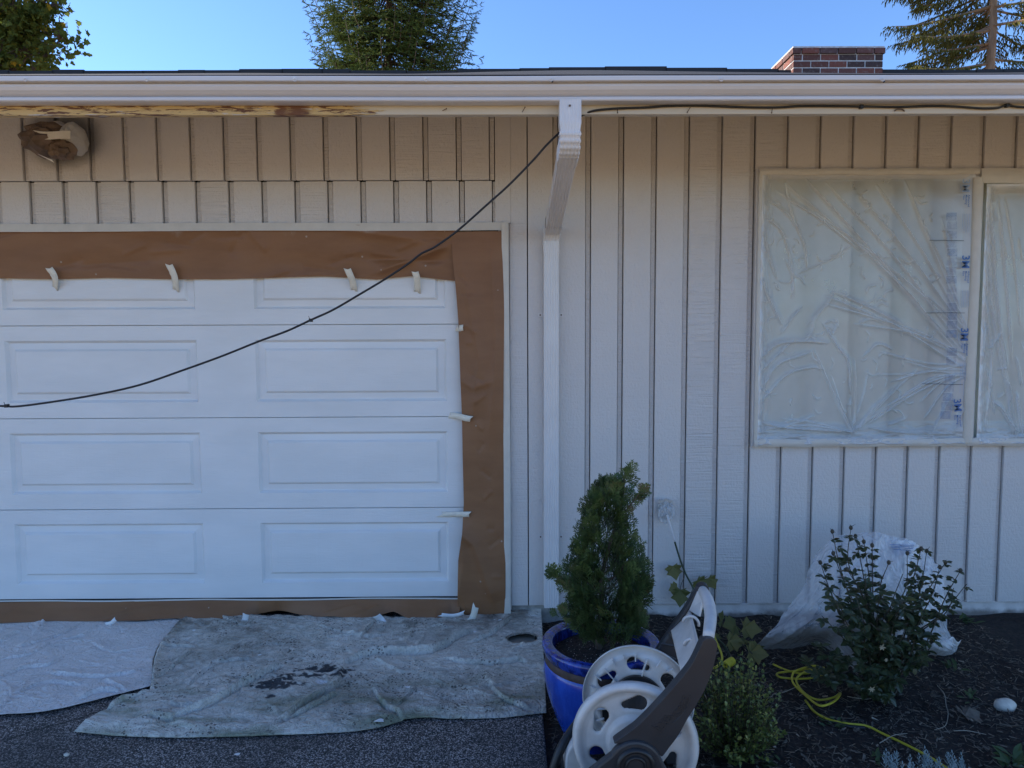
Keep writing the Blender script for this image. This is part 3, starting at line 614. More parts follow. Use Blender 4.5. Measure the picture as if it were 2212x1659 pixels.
# right hand strip
lx = [(P(px, py, 0.02)[2], P(px, py, 0.02)[0]) for px, py in ((974, 497), (978, 560), (985, 625), (990, 690), (994, 800), (998, 900), (1000, 1000), (1002, 1085), (999, 1150), (990, 1210), (989, 1285), (988, 1341))][::-1]
lz = np.array([p[0] for p in lx]); lxx = np.array([p[1] for p in lx]); zb_ = 0.0165
def xz(U, V):
    Z = GZ-0.036-(GZ-0.036-zb_)*V; xL_ = np.interp(Z, lz, lxx); xR_ = P(1089, 900, -0.02)[0]+0.004*np.sin(Z*4); return xL_+(xR_-xL_)*U, Z
def yf(U, V, X, Z):
    y = -0.020+0.034*(1-U)**1.5
    y += 0.006*(fbm(X*5, Z*1.6, 3, 21)-0.5)*2-0.012*np.sin(np.pi*U)*np.clip(1-V*4, 0, 1)
    for pts, wd, am in (([(-0.24, 2.0), (-0.16, 1.55), (-0.20, 1.2)], 0.04, -0.013), ([(-0.09, 2.25), (-0.06, 1.6), (-0.10, 1.1)], 0.03, -0.011), ([(-0.32, 0.55), (-0.2, 0.45), (-0.08, 0.1)], 0.05, -0.016), ([(-0.31, 1.45), (-0.20, 1.38), (-0.07, 1.42)], 0.03, -0.006), ([(-0.3, 0.62), (-.26, .35), (-.3, .1)], .04, -.012)):
        y += ridge(X, Z, pts, wd, am*1.4, 0.5)
    for k in range(14):
        rx, rz = -0.28+0.2*((k*0.618) % 1), 0.15+1.95*((k*0.381966) % 1); y += ridge(X, Z, [(rx, rz), (rx+0.03+0.06*((k*.57) % 1), rz-0.10+0.16*((k*.33) % 1))], 0.014, 0.005*(1 if k % 2 else -1), 0.5)
    return y-0.004
b = MB(); b.grid(strip('', xz, yf, 50, 260)); side = b.build('masking_paper', M['kraft'], None, smooth=True, base=(-0.15, -0.02, 1.2)); tag(side, 'upright brown masking paper strip down the right side of the garage door', 'masking paper', 'brown masking paper around the garage door')
zt = np.linspace(0.012, GZ1+0.002, 160); xb = P(1088, 900, -0.03)[0]
A = np.array([[(xb-0.004+0.040*v+0.0025*math.sin(2*z), -0.0265-0.003*math.sin(v*3.1)-0.002*abs(math.sin(9*z+2*math.sin(5*z)))*v, z) for v in (0, .25, .5, .75, 1)] for z in zt]); b = MB(); b.grid(A); b.build('tape_border', M['tapeg'], side, smooth=True)
# bottom strip lying against the sill
bt = [(-120, 1350), (0, 1348), (120, 1342), (230, 1344), (300, 1343), (380, 1338), (440, 1341), (500, 1339), (530, 1335), (560, 1328), (600, 1326), (640, 1330), (700, 1334), (780, 1338), (800, 1336), (830, 1331), (850, 1330), (880, 1337), (940, 1338), (975, 1330), (995, 1336)]
bp = [G(px, py, 0.018) for px, py in bt]; bx = np.array([p[0] for p in bp]); byy = np.array([p[1] for p in bp])
U, V = np.meshgrid(np.linspace(0, 1, 420), np.linspace(0, 1, 22), indexing='ij'); X = -3.4+(-0.285+3.4)*U
yb = np.interp(X, bx, byy); lift = 0.02*np.exp(-((X-P(600, 1330, 0)[0])/0.13)**2)+0.02*np.exp(-((X-P(850, 1330, 0)[0])/0.06)**2)+0.010*fbm(X*3, X*0, 2, 3)
Y = 0.040+(yb-0.040)*V**1.1; Z = 0.106*(1-V)**0.9+lift*V**2+0.016*V+0.006*(fbm(X*6, V*3, 3, 31)-0.5)
for pts in ([(P(760, 1335)[0], 1.0), (P(820, 1320)[0], .35)], [(P(700, 1335)[0], .9), (P(770, 1310)[0], .3)], [(P(230, 1340)[0], .9), (P(330, 1320)[0], .3)]):
    Z = Z+ridge(X, V*0.12, [(p[0], p[1]*0.12) for p in pts], 0.02, 0.008, 0.5)
b = MB(); b.grid(np.stack([X, Y, Z], -1)); lowp = b.build('masking_paper', M['kraft'], None, smooth=True, base=(-1.6, 0, 0.03)); tag(lowp, 'low brown masking paper strip along the sill under the garage door', 'masking paper', 'brown masking paper around the garage door')
A = np.array([[(x, DY-0.010-0.004*v-0.003*abs(math.sin(7*x)), 0.113-0.007*v+0.003*math.sin(6*x)) for v in (0, .5, 1)] for x in np.linspace(-3.4, -0.30, 200)]); b = MB(); b.grid(A); b.build('tape_border', M['tapeg'], lowp, smooth=True)

# short tape tabs: polyline of the middle in pixels, width in px, distance of the wall
def tab(pts, wpx, ys, label, m='tape', curl=0.0, base=None):
    ys = np.broadcast_to(np.asarray(ys, float), (len(pts),)); p = np.array([P(px, py, y) for (px, py), y in zip(pts, ys)]); q = spline(p, 14)
    t = np.gradient(q, axis=0); t /= np.linalg.norm(t, axis=1)[:, None]; n = np.cross(t, (0, 1, 0)); n /= np.linalg.norm(n, axis=1)[:, None]; wd = wpx/FPX*4.15/2
    A = np.array([[a-c*wd+(0, -0.002*math.sin(i*1.7), 0), a, a+c*wd] for i, (a, c) in enumerate(zip(q, n))])
    A[0, 0] += (q[0]-q[2])*0.8; A[-1, 2] += (q[-1]-q[-3])*0.7
    b = MB(); b.grid(A); o = b.build('tape_tab', M[m], None, smooth=True, base=q[0], solid=0.0005); return tag(o, label, 'masking tape', 'short tape tabs holding the paper')
tab([(107, 580), (115, 592), (119, 604), (119, 622)], 14, [-0.008, -0.004, 0.012, 0.047], 'curled pale tape tab under the black cable, leftmost on the top paper edge')
tab([(366, 573), (373, 588), (378, 603), (380, 626)], 14, [-0.012, -0.004, 0.012, 0.047], 'pale tape tab with its end flicked up, middle of the top paper edge')
tab([(751, 582), (757, 596), (761, 606), (765, 626)], 14, [-0.010, -0.004, 0.012, 0.047], 'slanted pale tape tab on the top paper just left of the cable crossing')
tab([(897, 588), (900, 598), (901, 608), (902, 630)], 14, [-0.010, -0.004, 0.012, 0.047], 'pale tape tab on the top paper edge right below the black cable')
tab([(986, 708), (993, 709), (1000, 708)], 13, [0.045, 0.0, -0.008], 'small square white tape tab on the side paper edge, highest there')
tab([(972, 897), (990, 899), (1004, 903), (1016, 905)], 13, [0.047, 0.02, -0.02, -0.026], 'tilted white tape tab on the side paper, middle of the door height')
tab([(955, 1111), (985, 1111), (1000, 1111), (1013, 1111)], 12, [0.047, 0.04, 0.0, -0.014], 'long level tape tab on the side paper near the bottom door panel')
tab([(228, 1349), (240, 1346), (249, 1338)], 9, [-0.10, -0.11, -0.125], 'thin white tape scrap lifting off the low paper, leftmost on the sill', 'white')
tab([(531, 1327), (530, 1336), (527, 1344)], 13, [-0.09, -0.085, -0.08], 'white triangular tape scrap standing on the low paper beside its curled gap', 'white')
tab([(814, 1330), (822, 1338), (828, 1346)], 16, [-0.10, -0.09, -0.10], 'square white tape tab joining the low paper to the dirty drop cloth', 'white')
tab([(954, 1328), (975, 1330), (990, 1328), (1001, 1324)], 8, [-0.06, -0.06, -0.07, -0.08], 'narrow white tape strip lying on the low paper at the corner', 'white')
tab([(1000, 1350), (1013, 1344), (1022, 1332), (1027, 1312)], 14, [-0.11, -0.10, -0.085, -0.09], 'twisted yellowish tape piece standing at the foot of the side paper')
tab([(1066, 1343), (1074, 1346), (1083, 1343)], 12, [-0.10, -0.115, -0.11], 'tiny grey tape scrap on the drop cloth at the side paper corner', 'white')

# ------------------------------------------------------------------ plastic film over the window
def film(name, x0, x1, z0, z1, folds, nx, nz, label, ybase=-0.034, seed=0):
    X, Z = np.meshgrid(np.linspace(x0, x1, nx), np.linspace(z0, z1, nz), indexing='ij')
    e = np.minimum(np.minimum(X-x0, x1-X), np.minimum(Z-z0, z1-Z)); rim = np.clip(e/0.05, 0, 1)
    y = ybase+0.020*rim**0.7+0.008*(fbm(X*2.5, Z*2.5, 3, 40+seed)-0.5)*rim
    wz = np.clip(1-(Z-z0)/0.14, 0, 1)
    y -= wz*np.clip(e/0.012, 0, 1)*(0.006+0.050*(0.5-np.abs(fbm(X*7, Z*30, 4, 50+seed)-0.5)*2)); ly = np.clip(1-(X-x0)/0.10, 0, 1); y -= ly*np.clip(e/0.01, 0, 1)*0.022*(0.5-np.abs(fbm(X*34, Z*8, 4, 55+seed)-.5)*2)
    y -= np.clip(1-(z1-Z)/0.06, 0, 1)*np.clip(e/0.01, 0, 1)*0.010*fbm(X*12, Z*40, 3, 58+seed)
    for pts, wd, am in folds:
        pw = [(P(px, py, ybase)[0], P(px, py, ybase)[2]) for px, py in pts]; y -= ridge(X, Z, spline([(a, c) for a, c in pw], 12) if len(pw) > 2 else pw, wd*0.9, am*1.9, 0.5)
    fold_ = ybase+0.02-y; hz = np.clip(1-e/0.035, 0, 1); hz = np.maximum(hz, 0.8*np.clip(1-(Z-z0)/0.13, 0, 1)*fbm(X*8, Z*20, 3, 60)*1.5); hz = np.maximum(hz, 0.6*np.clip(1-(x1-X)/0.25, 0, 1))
    gx_, gz_ = np.gradient(y, X[1, 0]-X[0, 0], Z[0, 1]-Z[0, 0]); hz = np.maximum(hz, np.clip((np.hypot(gx_, gz_)-0.25)*0.42, 0, 0.75))   # steep film is cloudier; crease highlights are put into its opacity
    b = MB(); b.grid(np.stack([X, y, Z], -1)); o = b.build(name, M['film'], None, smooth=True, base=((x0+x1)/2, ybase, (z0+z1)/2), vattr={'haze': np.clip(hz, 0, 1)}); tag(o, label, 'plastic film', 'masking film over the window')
    return o, lambda xx, zz: np.array([np.interp(xx, X[:, 0], np.arange(nx)), 0])
R_ = random.Random(5); folds = []
src = (2094, 775)                                     # radiating tension folds from the right edge
for tx, ty, a in ((1700, 395, .011), (1745, 385, .012), (1790, 395, .010), (1765, 460, .009), (1860, 420, .010), (1900, 400, .009), (1960, 390, .007), (1990, 470, .006), (2040, 470, .007), (1790, 640, .011), (1782, 655, .008), (1850, 700, .008), (1905, 760, .007), (1940, 700, .006), (2010, 640, .007), (1960, 780, .006), (1900, 810, .006)):
    sx, sy_ = src[0]-R_.uniform(0, 4), src[1]+R_.uniform(-70, 18) if ty < 600 else src[1]+R_.uniform(-12, 30)
    mx, my = (tx*0.5+sx*0.5)+R_.uniform(-6, 6), (ty*0.5+sy_*0.5)-(14 if ty < 720 else -8); folds.append(([(sx, sy_), (mx, my), (tx, ty)], R_.uniform(0.004, 0.007), a*0.8))
for tx, ty, a in ((1915, 880, .008), (1960, 850, .006), (1880, 915, .006), (1990, 870, .005), (2000, 905, .005), (1930, 825, .006)): folds.append(([(2088, 800+R_.uniform(0, 12)), ((tx+2088)/2, (ty+800)/2-10), (tx, ty)], 0.005, a))
for tx, ty, a in ((1762, 756, .010), (1800, 815, .007), (1842, 860, .006), (1700, 920, .008), (1690, 905, .006), (1850, 780, .006), (1900, 870, .007), (1935, 840, .006), (1960, 860, .006), (1985, 800, .006), (1880, 800, .005)): folds.append(([(1842+R_.uniform(-5, 8), 934), ((tx+1842)/2+(6 if tx > 1842 else -4), (ty+934)/2-6), (tx, ty)], 0.0055, a))
for pts, wd, a in (([(1645, 775), (1680, 745), (1740, 738), (1790, 742)], .010, .012), ([(1740, 738), (1758, 715), (1762, 690), (1790, 655), (1806, 632)], .008, .010), ([(1806, 632), (1830, 642), (1880, 665), (1950, 700)], .007, .009), ([(1690, 720), (1720, 680), (1735, 665)], .006, .007), ([(1700, 560), (1715, 600), (1712, 640)], .006, .008), ([(1700, 395), (1712, 460), (1740, 530), (1745, 575)], .005, .008), ([(1655, 470), (1690, 500), (1710, 560), (1714, 600)], .006, .007),
    ([(1648, 840), (1680, 790), (1730, 770), (1755, 762)], .007, .009), ([(1646, 870), (1700, 812), (1755, 795), (1780, 800)], .006, .008), ([(1648, 800), (1690, 760), (1715, 735)], .006, .008), ([(1645, 600), (1660, 640), (1690, 700)], .007, .009), ([(1650, 500), (1665, 560), (1680, 600)], .007, .008), ([(1780, 700), (1815, 755), (1835, 780), (1840, 850)], .006, .008), ([(1800, 725), (1812, 700), (1808, 690)], .006, .009), ([(1860, 700), (1885, 690), (1920, 700)], .006, .006), ([(1870, 770), (1900, 745), (1930, 755)], .005, .006),
    ([(1650, 915), (1700, 925), (1780, 930), (1842, 934)], .008, .014), ([(1650, 930), (1720, 915), (1760, 900)], .006, .009), ([(1880, 925), (1950, 935), (2060, 938)], .007, .011), ([(1920, 920), (1960, 905)], .006, .008), ([(2020, 930), (2040, 890), (2060, 850)], .005, .006), ([(2060, 935), (2085, 880)], .006, .008), ([(1730, 590), (1800, 560), (1830, 545)], .004, .003), ([(1680, 410), (1720, 440), (1770, 470), (1860, 540)], .005, .007), ([(1660, 430), (1700, 460), (1730, 500)], .005, .006)): folds.append((pts, wd, a))
for k in range(90):
    x, y = R_.uniform(1655, 2040), R_.uniform(420, 900); an = R_.uniform(0, 6.28); l = R_.uniform(10, 34); folds.append(([(x, y), (x+l*.5*math.cos(an), y+l*.5*math.sin(an)), (x+l*math.cos(an+.5), y+l*math.sin(an+.5))], R_.uniform(.0025, .005), R_.uniform(.0015, .0045)))
FX0, FX1 = WX0+0.008, P(2097, 650, -0.035)[0]
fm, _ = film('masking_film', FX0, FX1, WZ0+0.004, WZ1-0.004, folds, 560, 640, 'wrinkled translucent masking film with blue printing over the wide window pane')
f2 = []
for pts, wd, a in (([(2140, 400), (2148, 560), (2170, 760), (2190, 935)], .007, .010), ([(2132, 420), (2150, 700), (2205, 945)], .006, .008), ([(2160, 440), (2178, 620), (2190, 780)], .006, .008), ([(2175, 430), (2195, 560), (2208, 700)], .005, .006), ([(2125, 640), (2140, 720), (2145, 790), (2130, 930)], .007, .008), ([(2140, 755), (2155, 735), (2165, 720)], .006, .009), ([(2150, 870), (2170, 890), (2200, 945)], .007, .011), ([(2128, 560), (2134, 660), (2120, 800)], .005, .006), ([(2200, 850), (2205, 900), (2212, 940)], .007, .010), ([(2160, 800), (2180, 795)], .005, .005), ([(2160, 860), (2175, 850)], .005, .006)): f2.append((pts, wd, a))
R_ = random.Random(9)
for k in range(26):
    x, y = R_.uniform(2125, 2420), R_.uniform(410, 900); l = R_.uniform(20, 120); f2.append(([(x, y), (x+l*.12, y+l*.5), (x+l*.2, y+l)], R_.uniform(.004, .006), R_.uniform(.003, .007)))
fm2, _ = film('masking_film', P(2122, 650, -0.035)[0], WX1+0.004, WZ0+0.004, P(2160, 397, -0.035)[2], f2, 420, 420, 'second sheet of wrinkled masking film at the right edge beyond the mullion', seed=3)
# its taped borders
def border(mb, p0, p1, wd, nrm, amp=0.003, n=120, y=-0.0375):
    p0 = np.array(p0, float); p1 = np.array(p1, float); nn = np.array(nrm, float)
    A = []
    for i in range(n):
        t = i/(n-1); c = p0+(p1-p0)*t; s = t*np.linalg.norm(p1-p0)
        A.append([(c[0]+nn[0]*wd*v, y-amp*abs(math.sin(11*s+3*math.sin(5*s)))*math.sin(math.pi*v)-0.004*math.sin(math.pi*v), c[1]+nn[1]*wd*v+0.002*math.sin(17*s)) for v in (0, .2, .4, .6, .8, 1)])
    mb.grid(np.array(A))
b = MB(); border(b, (WX0-0.006, WZ0-0.002), (FX1+0.01, WZ0-0.002), 0.046, (0, 1), 0.006); b.build('tape_border', M['tapeg'], fm, smooth=True)
b = MB(); border(b, (WX0-0.004, WZ1+0.002), (FX1+0.02, WZ1+0.002), 0.034, (0, -1), 0.004, y=-0.0365); b.build('tape_border', M['tapeg'], fm, smooth=True)
b = MB(); border(b, (WX0-0.006, WZ0+0.03), (WX0-0.006, WZ1-0.02), 0.020, (1, 0), 0.003, y=-0.0355); b.build('tape_border', M['tapeg'], fm, smooth=True)
b = MB(); border(b, (FX1+0.012, WZ0-0.002), (WX1+0.01, WZ0-0.002), 0.046, (0, 1), 0.006); b.build('tape_border', M['tapeg'], fm2, smooth=True)
b = MB(); border(b, (FX1+0.03, WZ1+0.002), (WX1+0.01, WZ1+0.002), 0.085, (0, -1), 0.004, y=-0.0365); b.build('tape_border', M['tapeg'], fm2, smooth=True)
b = MB(); z0, z1 = WZ0+0.02, WZ1-0.05                 # the film-wrapped mullion
xm = P(2106, 640, -0.045)[0]
A = np.array([[(xm+0.028*math.cos(a)+0.006*(z1-z)/1.5*0+0.003*math.sin(z*4), -0.032-0.020*math.sin(a), z) for a in np.linspace(0, math.pi, 10)] for z in np.linspace(z0, z1, 60)]); b.grid(A); b.build('mullion_wrap', M['tapeg'], fm2, smooth=True)

# printing on the film: words run down the sheet, tops of the letters to the right
def text_mesh(s, size, offset=0.0, extrude=0.0, shear=0.0, spacing=1.0):
    cu = bpy.data.curves.new('letters', 'FONT'); cu.body = s; cu.size = size; cu.offset = offset; cu.extrude = extrude; cu.shear = shear; cu.space_character = spacing; cu.resolution_u = 3
    o = bpy.data.objects.new('letters', cu); COL.objects.link(o); bpy.context.view_layer.update()
    me = o.evaluated_get(bpy.context.evaluated_depsgraph_get()).to_mesh(); V = np.array([v.co[:] for v in me.vertices]).reshape(-1, 3); F = [tuple(p.vertices) for p in me.polygons]
    o.to_mesh_clear() if False else None
    bpy.data.objects.remove(o); bpy.data.curves.remove(cu); return V, F
YP = -0.0405
def down(mb, s, px, py, size, off=0.0, shear=0.0, tilt=0.0, sp=1.0):
    V, F = text_mesh(s, size, off, 0, shear, sp); c = P(px, py, YP)   # text x -> down (-z), text y -> right (+x)
    ca, sa = math.cos(tilt), math.sin(tilt); X = V[:, 1]*ca-V[:, 0]*sa; Z = -V[:, 0]*ca-V[:, 1]*sa
    mb.add(np.stack([c[0]+X, np.full(len(V), YP), c[2]+Z], 1), F)
def finelines(mb, px, py, cols, pitch, length, thick, tilt=0.0, seed=0, one=False):
    rr = random.Random(seed); c = P(px, py, YP)
    for k in range(cols):
        x = c[0]-k*pitch; z = c[2]; end = z-length*rr.uniform(0.75, 1)
        while z > end:
            l = rr.uniform(0.006, 0.02) if not one else length*rr.uniform(.75, 1); mb.add([(x, YP, z), (x+thick, YP, z), (x+thick+tilt*0, YP, z-l), (x, YP, z-l)], [(0, 1, 2, 3)]); z -= l+0.004
for k, (py, tl) in enumerate(((386, 0), (551, 0), (708, 0.0), (862, 0.12))):
    px = (2080, 2079, 2076, 2060)[k]
    b = MB(); down(b, '3M', px, py, 0.062, 0.0012, 0, -tl, 0.95); b.build('brand_print', M['ink'] if k else M['inkpale'], fm)
    for j, wd_ in enumerate(('Advanced', 'Masking', 'Film')): b = MB(); down(b, wd_, px+11.5-5.6*j, py+34, 0.0175, 0.0002, 0.15, -tl); b.build('word_print', M['ink'], fm)
    for j in range(5 if k < 3 else 0): b = MB(); finelines(b, px+14-3.6*j, py+76, 1, 0.0095, 0.11, 0.0022, 0, k*9+j, True); b.build('small_print', M['inkpale'], fm)
    b = MB(); finelines(b, px-5, py+12, 1, 0.006, 0.055, 0.003, 0, k+30, True); b.build('small_print', M['inkpale'], fm)
rr = random.Random(2); y = 420
while y < 900:                                        # column of pale printed squares
    if rr.random() < 0.9: b = MB(); a = P(2045+rr.uniform(-1, 1)-(max(0, y-760)*.10), y, YP); wd_, hh = 0.060, 0.046; b.add([(a[0], YP, a[2]), (a[0]+wd_, YP, a[2]), (a[0]+wd_, YP, a[2]-hh), (a[0], YP, a[2]-hh)], [(0, 1, 2, 3)], rr.random()); b.build('square_print', M['inkfaint'], fm)
    y += 19.5
for x0, x1, y0, y1 in ((2008, 2082, 519, 520), (2000, 2084, 676, 676), (1992, 2080, 829, 831)):
    b = MB(); a = P(x0, y0, YP); c = P(x1, y1, YP); b.tube([a, (a+c)/2+(0, 0, .001), c], 0.0015, 5); b.build('pen_line', M['pen'], fm)

# ------------------------------------------------------------------ hanging black cable
YC = -0.945
pts = [P(-120, 874, YC), P(0, 877, YC), P(35, 878, YC), P(100, 870, YC), P(200, 854, YC), P(300, 832, YC), P(400, 798, YC), P(480, 769, YC), P(560, 737, YC), P(620, 715, YC), P(672, 691, YC), P(720, 669, YC), P(780, 634, YC), P(830, 604, YC), P(880, 571, YC), P(910, 548, YC), P(940, 533, YC), P(990, 497, YC), P(1050, 444, YC), P(1100, 399, YC), P(1150, 348, YC), P(1180, 314, YC), P(1208, 287, YC), P(1235, 262, -0.95), P(1258, 249, -0.965), P(1280, 240, -0.985)]
pts += [P(px, py, -0.990) for px, py in ((1310, 236), (1340, 234), (1400, 232), (1440, 229), (1500, 228), (1560, 230), (1620, 232), (1680, 232), (1740, 229), (1860, 230), (1940, 231), (2010, 229), (2060, 230), (2120, 234), (2155, 233), (2175, 227), (2200, 231), (2260, 232), (2330, 230))]
cab = MB(); cab.tube(spline(pts, 420), 0.0048, 8); cb = cab.build('cable', M['cable'], None, smooth=True, base=pts[26]); tag(cb, 'thin black cable sagging from the eave across the garage door', 'cable')
for px, py, Y in ((672, 692, YC), (15, 877, YC), (1861, 231, -0.990), (2176, 228, -0.990)):
    c = P(px, py, Y); b = MB(); b.box(c[0]-0.008, c[0]+0.006, c[1]-0.008, c[1]+0.010, c[2]-0.007, c[2]+0.008); b.tube([c+(-0.005, -0.004, 0.006), c+(-0.009, -0.006, 0.019)], 0.0012, 6); b.build('cable_clip', M['clip'], cb, bevel=0.002)
for i, (px, py, dx, dy, what) in enumerate(((960, 237, 4, -2, 'short black nail in the fascia left of the white patch above the garage corner'), (1131, 237, 3, -5, 'slanted nail in the fascia just left of the downspout'), (1334, 238, 0, 5, 'thin nail hanging below the cable right of the downspout'), (1488, 237, -3, 5, 'bent nail under the cable midway along the bare fascia'), (1668, 237, -1, 6, 'straight nail under the cable left of the chimney'))):
    a = P(px-dx, py-dy, -0.981); c = P(px+dx, py+dy, -0.999); b = MB(); b.tube([a, c], 0.0016, 6); b.tube([c, c+(c-a)*0.08], 0.003, 8); tag(b.build('nail', M['nail'], None, base=a), what, 'nail', 'nails left in the fascia')
c = P(1945, 236, -0.985); b = MB(); b.tube(spline([P(1932, 240, -.984), P(1938, 236, -.99), P(1948, 236, -.99), P(1954, 240, -.984)], 12), 0.0028, 6); tag(b.build('rusty_staple', M['nail'], None, base=c), 'rusty staple below the cable under the chimney end of the eave', 'staple')

# ------------------------------------------------------------------ paper wrapped wall light
lc = P(112, 307, -0.13)
fx = thing('wrapped_wall_light', 'wall light wrapped in crumpled brown paper and tape above the garage door', 'wall light', P(112, 307, 0))
import bmesh
def crumple(name, m, c, rad, amp, seed, parent, sub=4, facet=True, freq=3.0):
    bm = bmesh.new(); bmesh.ops.create_icosphere(bm, subdivisions=sub, radius=1); V = np.array([v.co[:] for v in bm.verts]); F = [tuple(v.index for v in f.verts) for f in bm.faces]; bm.free()
    k = V*freq; d = (np.abs(fbm(k[:, 0]+k[:, 1]*0.7+9, k[:, 2]-k[:, 1]*0.6+5, 4, seed)-0.5)*2*-1+0.35)*amp+(fbm(k[:, 0]*0.5+3, k[:, 2]*0.5+k[:, 1], 3, seed+7)-0.5)*amp*1.2
    V = V*(1+d[:, None])*np.asarray(rad)+np.asarray(c); b = MB(); b.add(V, F); return b.build(name, m, parent, smooth=not facet)
crumple('paper_wrap', M['kraft_sprayed'], lc, (0.128, 0.11, 0.070), 0.62, 3, fx, 3, True, 1.7)
crumple('paper_wrap', M['kraft_sprayed'], P(108, 290, -0.15), (0.115, 0.09, 0.052), 0.6, 12, fx, 3, True, 1.6)
crumple('paper_wrap', M['tapeg'], P(160, 301, -0.14), (0.044, 0.09, 0.072), 0.5, 5, fx, 3, True, 1.8)
crumple('paper_wrap', M['kraft_sprayed'], P(132, 325, -0.20), (0.060, 0.05, 0.048), 0.7, 21, fx, 3, True, 1.8)
A = np.array([[P(70+82*u, 281+4*u+17*v+2*math.sin(u*5), -0.262+0.03*abs(u-0.5)) for v in (0, .5, 1)] for u in np.linspace(0, 1, 12)]); b = MB(); b.grid(A); b.build('tape_strip', M['tape'], fx, smooth=True)
A = np.array([[P(78+34*u+6*v, 331+14*u+12*v*(1-0.4*u)-9*(1-u)*v, -0.245+0.02*v) for v in (0, .5, 1)] for u in np.linspace(0, 1, 8)]); b = MB(); b.grid(A); b.build('tape_strip', M['tape'], fx)
b = MB(); b.cyl(P(130, 285, -0.030), (0, 1, 0), 0.055, 0.055, 24); b.build('mounting_plate', M['trim'], fx, bevel=0.004)
b = MB(); b.cyl(P(125, 290, -0.075), (0.1, 1, 0.1), 0.02, 0.08, 14); b.build('lamp_arm', M['trim'], fx)

# ------------------------------------------------------------------ wrapped outlet and its cord
oc = P(1436, 1099, -0.03); ot = thing('wrapped_outlet', 'small wall outlet wrapped in crumpled clear film behind the potted shrub', 'outlet', P(1436, 1099, 0))
crumple('film_wrap', M['film_solid'], oc, (0.038, 0.028, 0.052), 0.6, 33, ot, 4, True, 3); crumple('film_wrap', M['clear'], oc+(0.006, -.012, -.012), (0.042, 0.025, 0.058), 0.7, 35, ot, 3, True, 3)
b = MB(); b.box(oc[0]-0.030, oc[0]+0.030, -0.03, 0.0, oc[2]-0.045, oc[2]+0.045); b.build('outlet_box', M['trim'], ot, bevel=0.004)
A = np.array([[P(1421+32*u, 1079+6*v+1.5*math.sin(u*9), -0.062+0.02*v) for v in (0, .5, 1)] for u in np.linspace(0, 1, 10)]); b = MB(); b.grid(A); b.build('tape_strip', M['white'], ot)
cp = [P(1441, 1112, -0.075), P(1446, 1130, -0.085), P(1456, 1165, -0.09), P(1468, 1205, -0.09), P(1480, 1237, -0.10), P(1493, 1262, -0.11), P(1512, 1300, -0.16), P(1528, 1345, -0.24), P(1545, 1375, -0.38), P(1566, 1396, -0.5), P(1578, 1425, -0.58), P(1574, 1436, -0.66)]
cp = [p if k < 7 else np.array([p[0], p[1], max(p[2], float(soil_z(p[0], p[1]))+0.012)]) for k, p in enumerate(cp)]
q = spline(cp, 90); b = MB(); b.tube(q, 0.0055, 8); cd = b.build('extension_cord', M['cord'], None, smooth=True, base=cp[0]); tag(cd, 'dark green extension cord hanging from the wrapped outlet down behind the hose reel', 'cord')
b = MB(); b.tube(q[:18], 0.0062, 8); b.build('painted_length', M['gutter'], cd, smooth=True)
e = q[-1]; b = MB(); b.tube(spline([e+(0.028, 0.02, 0.012), e+(0.0, 0.0, 0.008), e+(-0.022, -0.018, 0.004)], 8), [0.013]+[0.019]*6+[0.024]*9 if False else 0.021, 14); pl = b.build('plug', M['yellow'], cd, smooth=False, bevel=0.004)
b = MB(); f = e+(-0.024, -0.020, 0.006); b.box(f[0]-0.003, f[0]+0.001, f[1]-0.004, f[1]-0.0005, f[2]-0.001, f[2]+0.008); b.box(f[0]+0.008, f[0]+0.012, f[1]-0.004, f[1]-0.0005, f[2]-0.001, f[2]+0.008); b.build('plug_slot', M['black'], pl)
b = MB(); vine = [P(1530, 1345, -0.30), P(1545, 1380, -0.45), P(1560, 1420, -0.62), P(1545, 1442, -0.72), P(1520, 1440, -0.74)]
vine = [np.array([p[0], p[1], max(p[2], float(soil_z(p[0], p[1]))+0.012)]) for p in vine]; b.tube(spline(vine, 40), 0.006, 8); tag(b.build('extension_cord', M['yellow'], None, smooth=True, base=vine[0]), 'short run of yellow cord curling past the plug behind the boxwood', 'cord')
#==GROUND==
# ------------------------------------------------------------------ drop cloths on the driveway
def arc(pts, n, z=0.0, k=True):
    p = np.array([G(a, c, z)[:2] for a, c in pts]); q = spline(p, 200) if k else p
    s = np.r_[0, np.cumsum(np.hypot(*np.diff(q, axis=0).T))]; t = np.linspace(0, s[-1], n); return np.stack([np.interp(t, s, q[:, 0]), np.interp(t, s, q[:, 1])], 1)
def coons(top, bot, left, right):
    nu, nv = len(top), len(left); u = np.linspace(0, 1, nu)[:, None, None]; v = np.linspace(0, 1, nv)[None, :, None]
    A = (1-v)*top[:, None]+v*bot[:, None]+(1-u)*left[None]+u*right[None]-((1-u)*(1-v)*top[0]+u*(1-v)*top[-1]+(1-u)*v*bot[0]+u*v*bot[-1]); return A[..., 0], A[..., 1]
def gfold(X, Y, px, wd, am, side=0.4):
    pts = np.array(spline([G(a, c)[:2] for a, c in px], 14) if len(px) > 2 else [G(a, c)[:2] for a, c in px])
    return ridge(X, Y, pts, wd*.75, am, 0.55)-ridge(X, Y, pts+np.array([0.004, -wd*0.95]), wd*.40, am*.75, 0)
def gfold_(X, Y, px, wd, am, side=0.4): return ridge(X, Y, spline([G(a, c)[:2] for a, c in px], 14) if len(px) > 2 else [G(a, c)[:2] for a, c in px], wd, am, side)
def zdark(x, y, oy=1950, ox=1100): return ((ox+x/1.58)/1.808, (oy+y/1.58)/1.808)
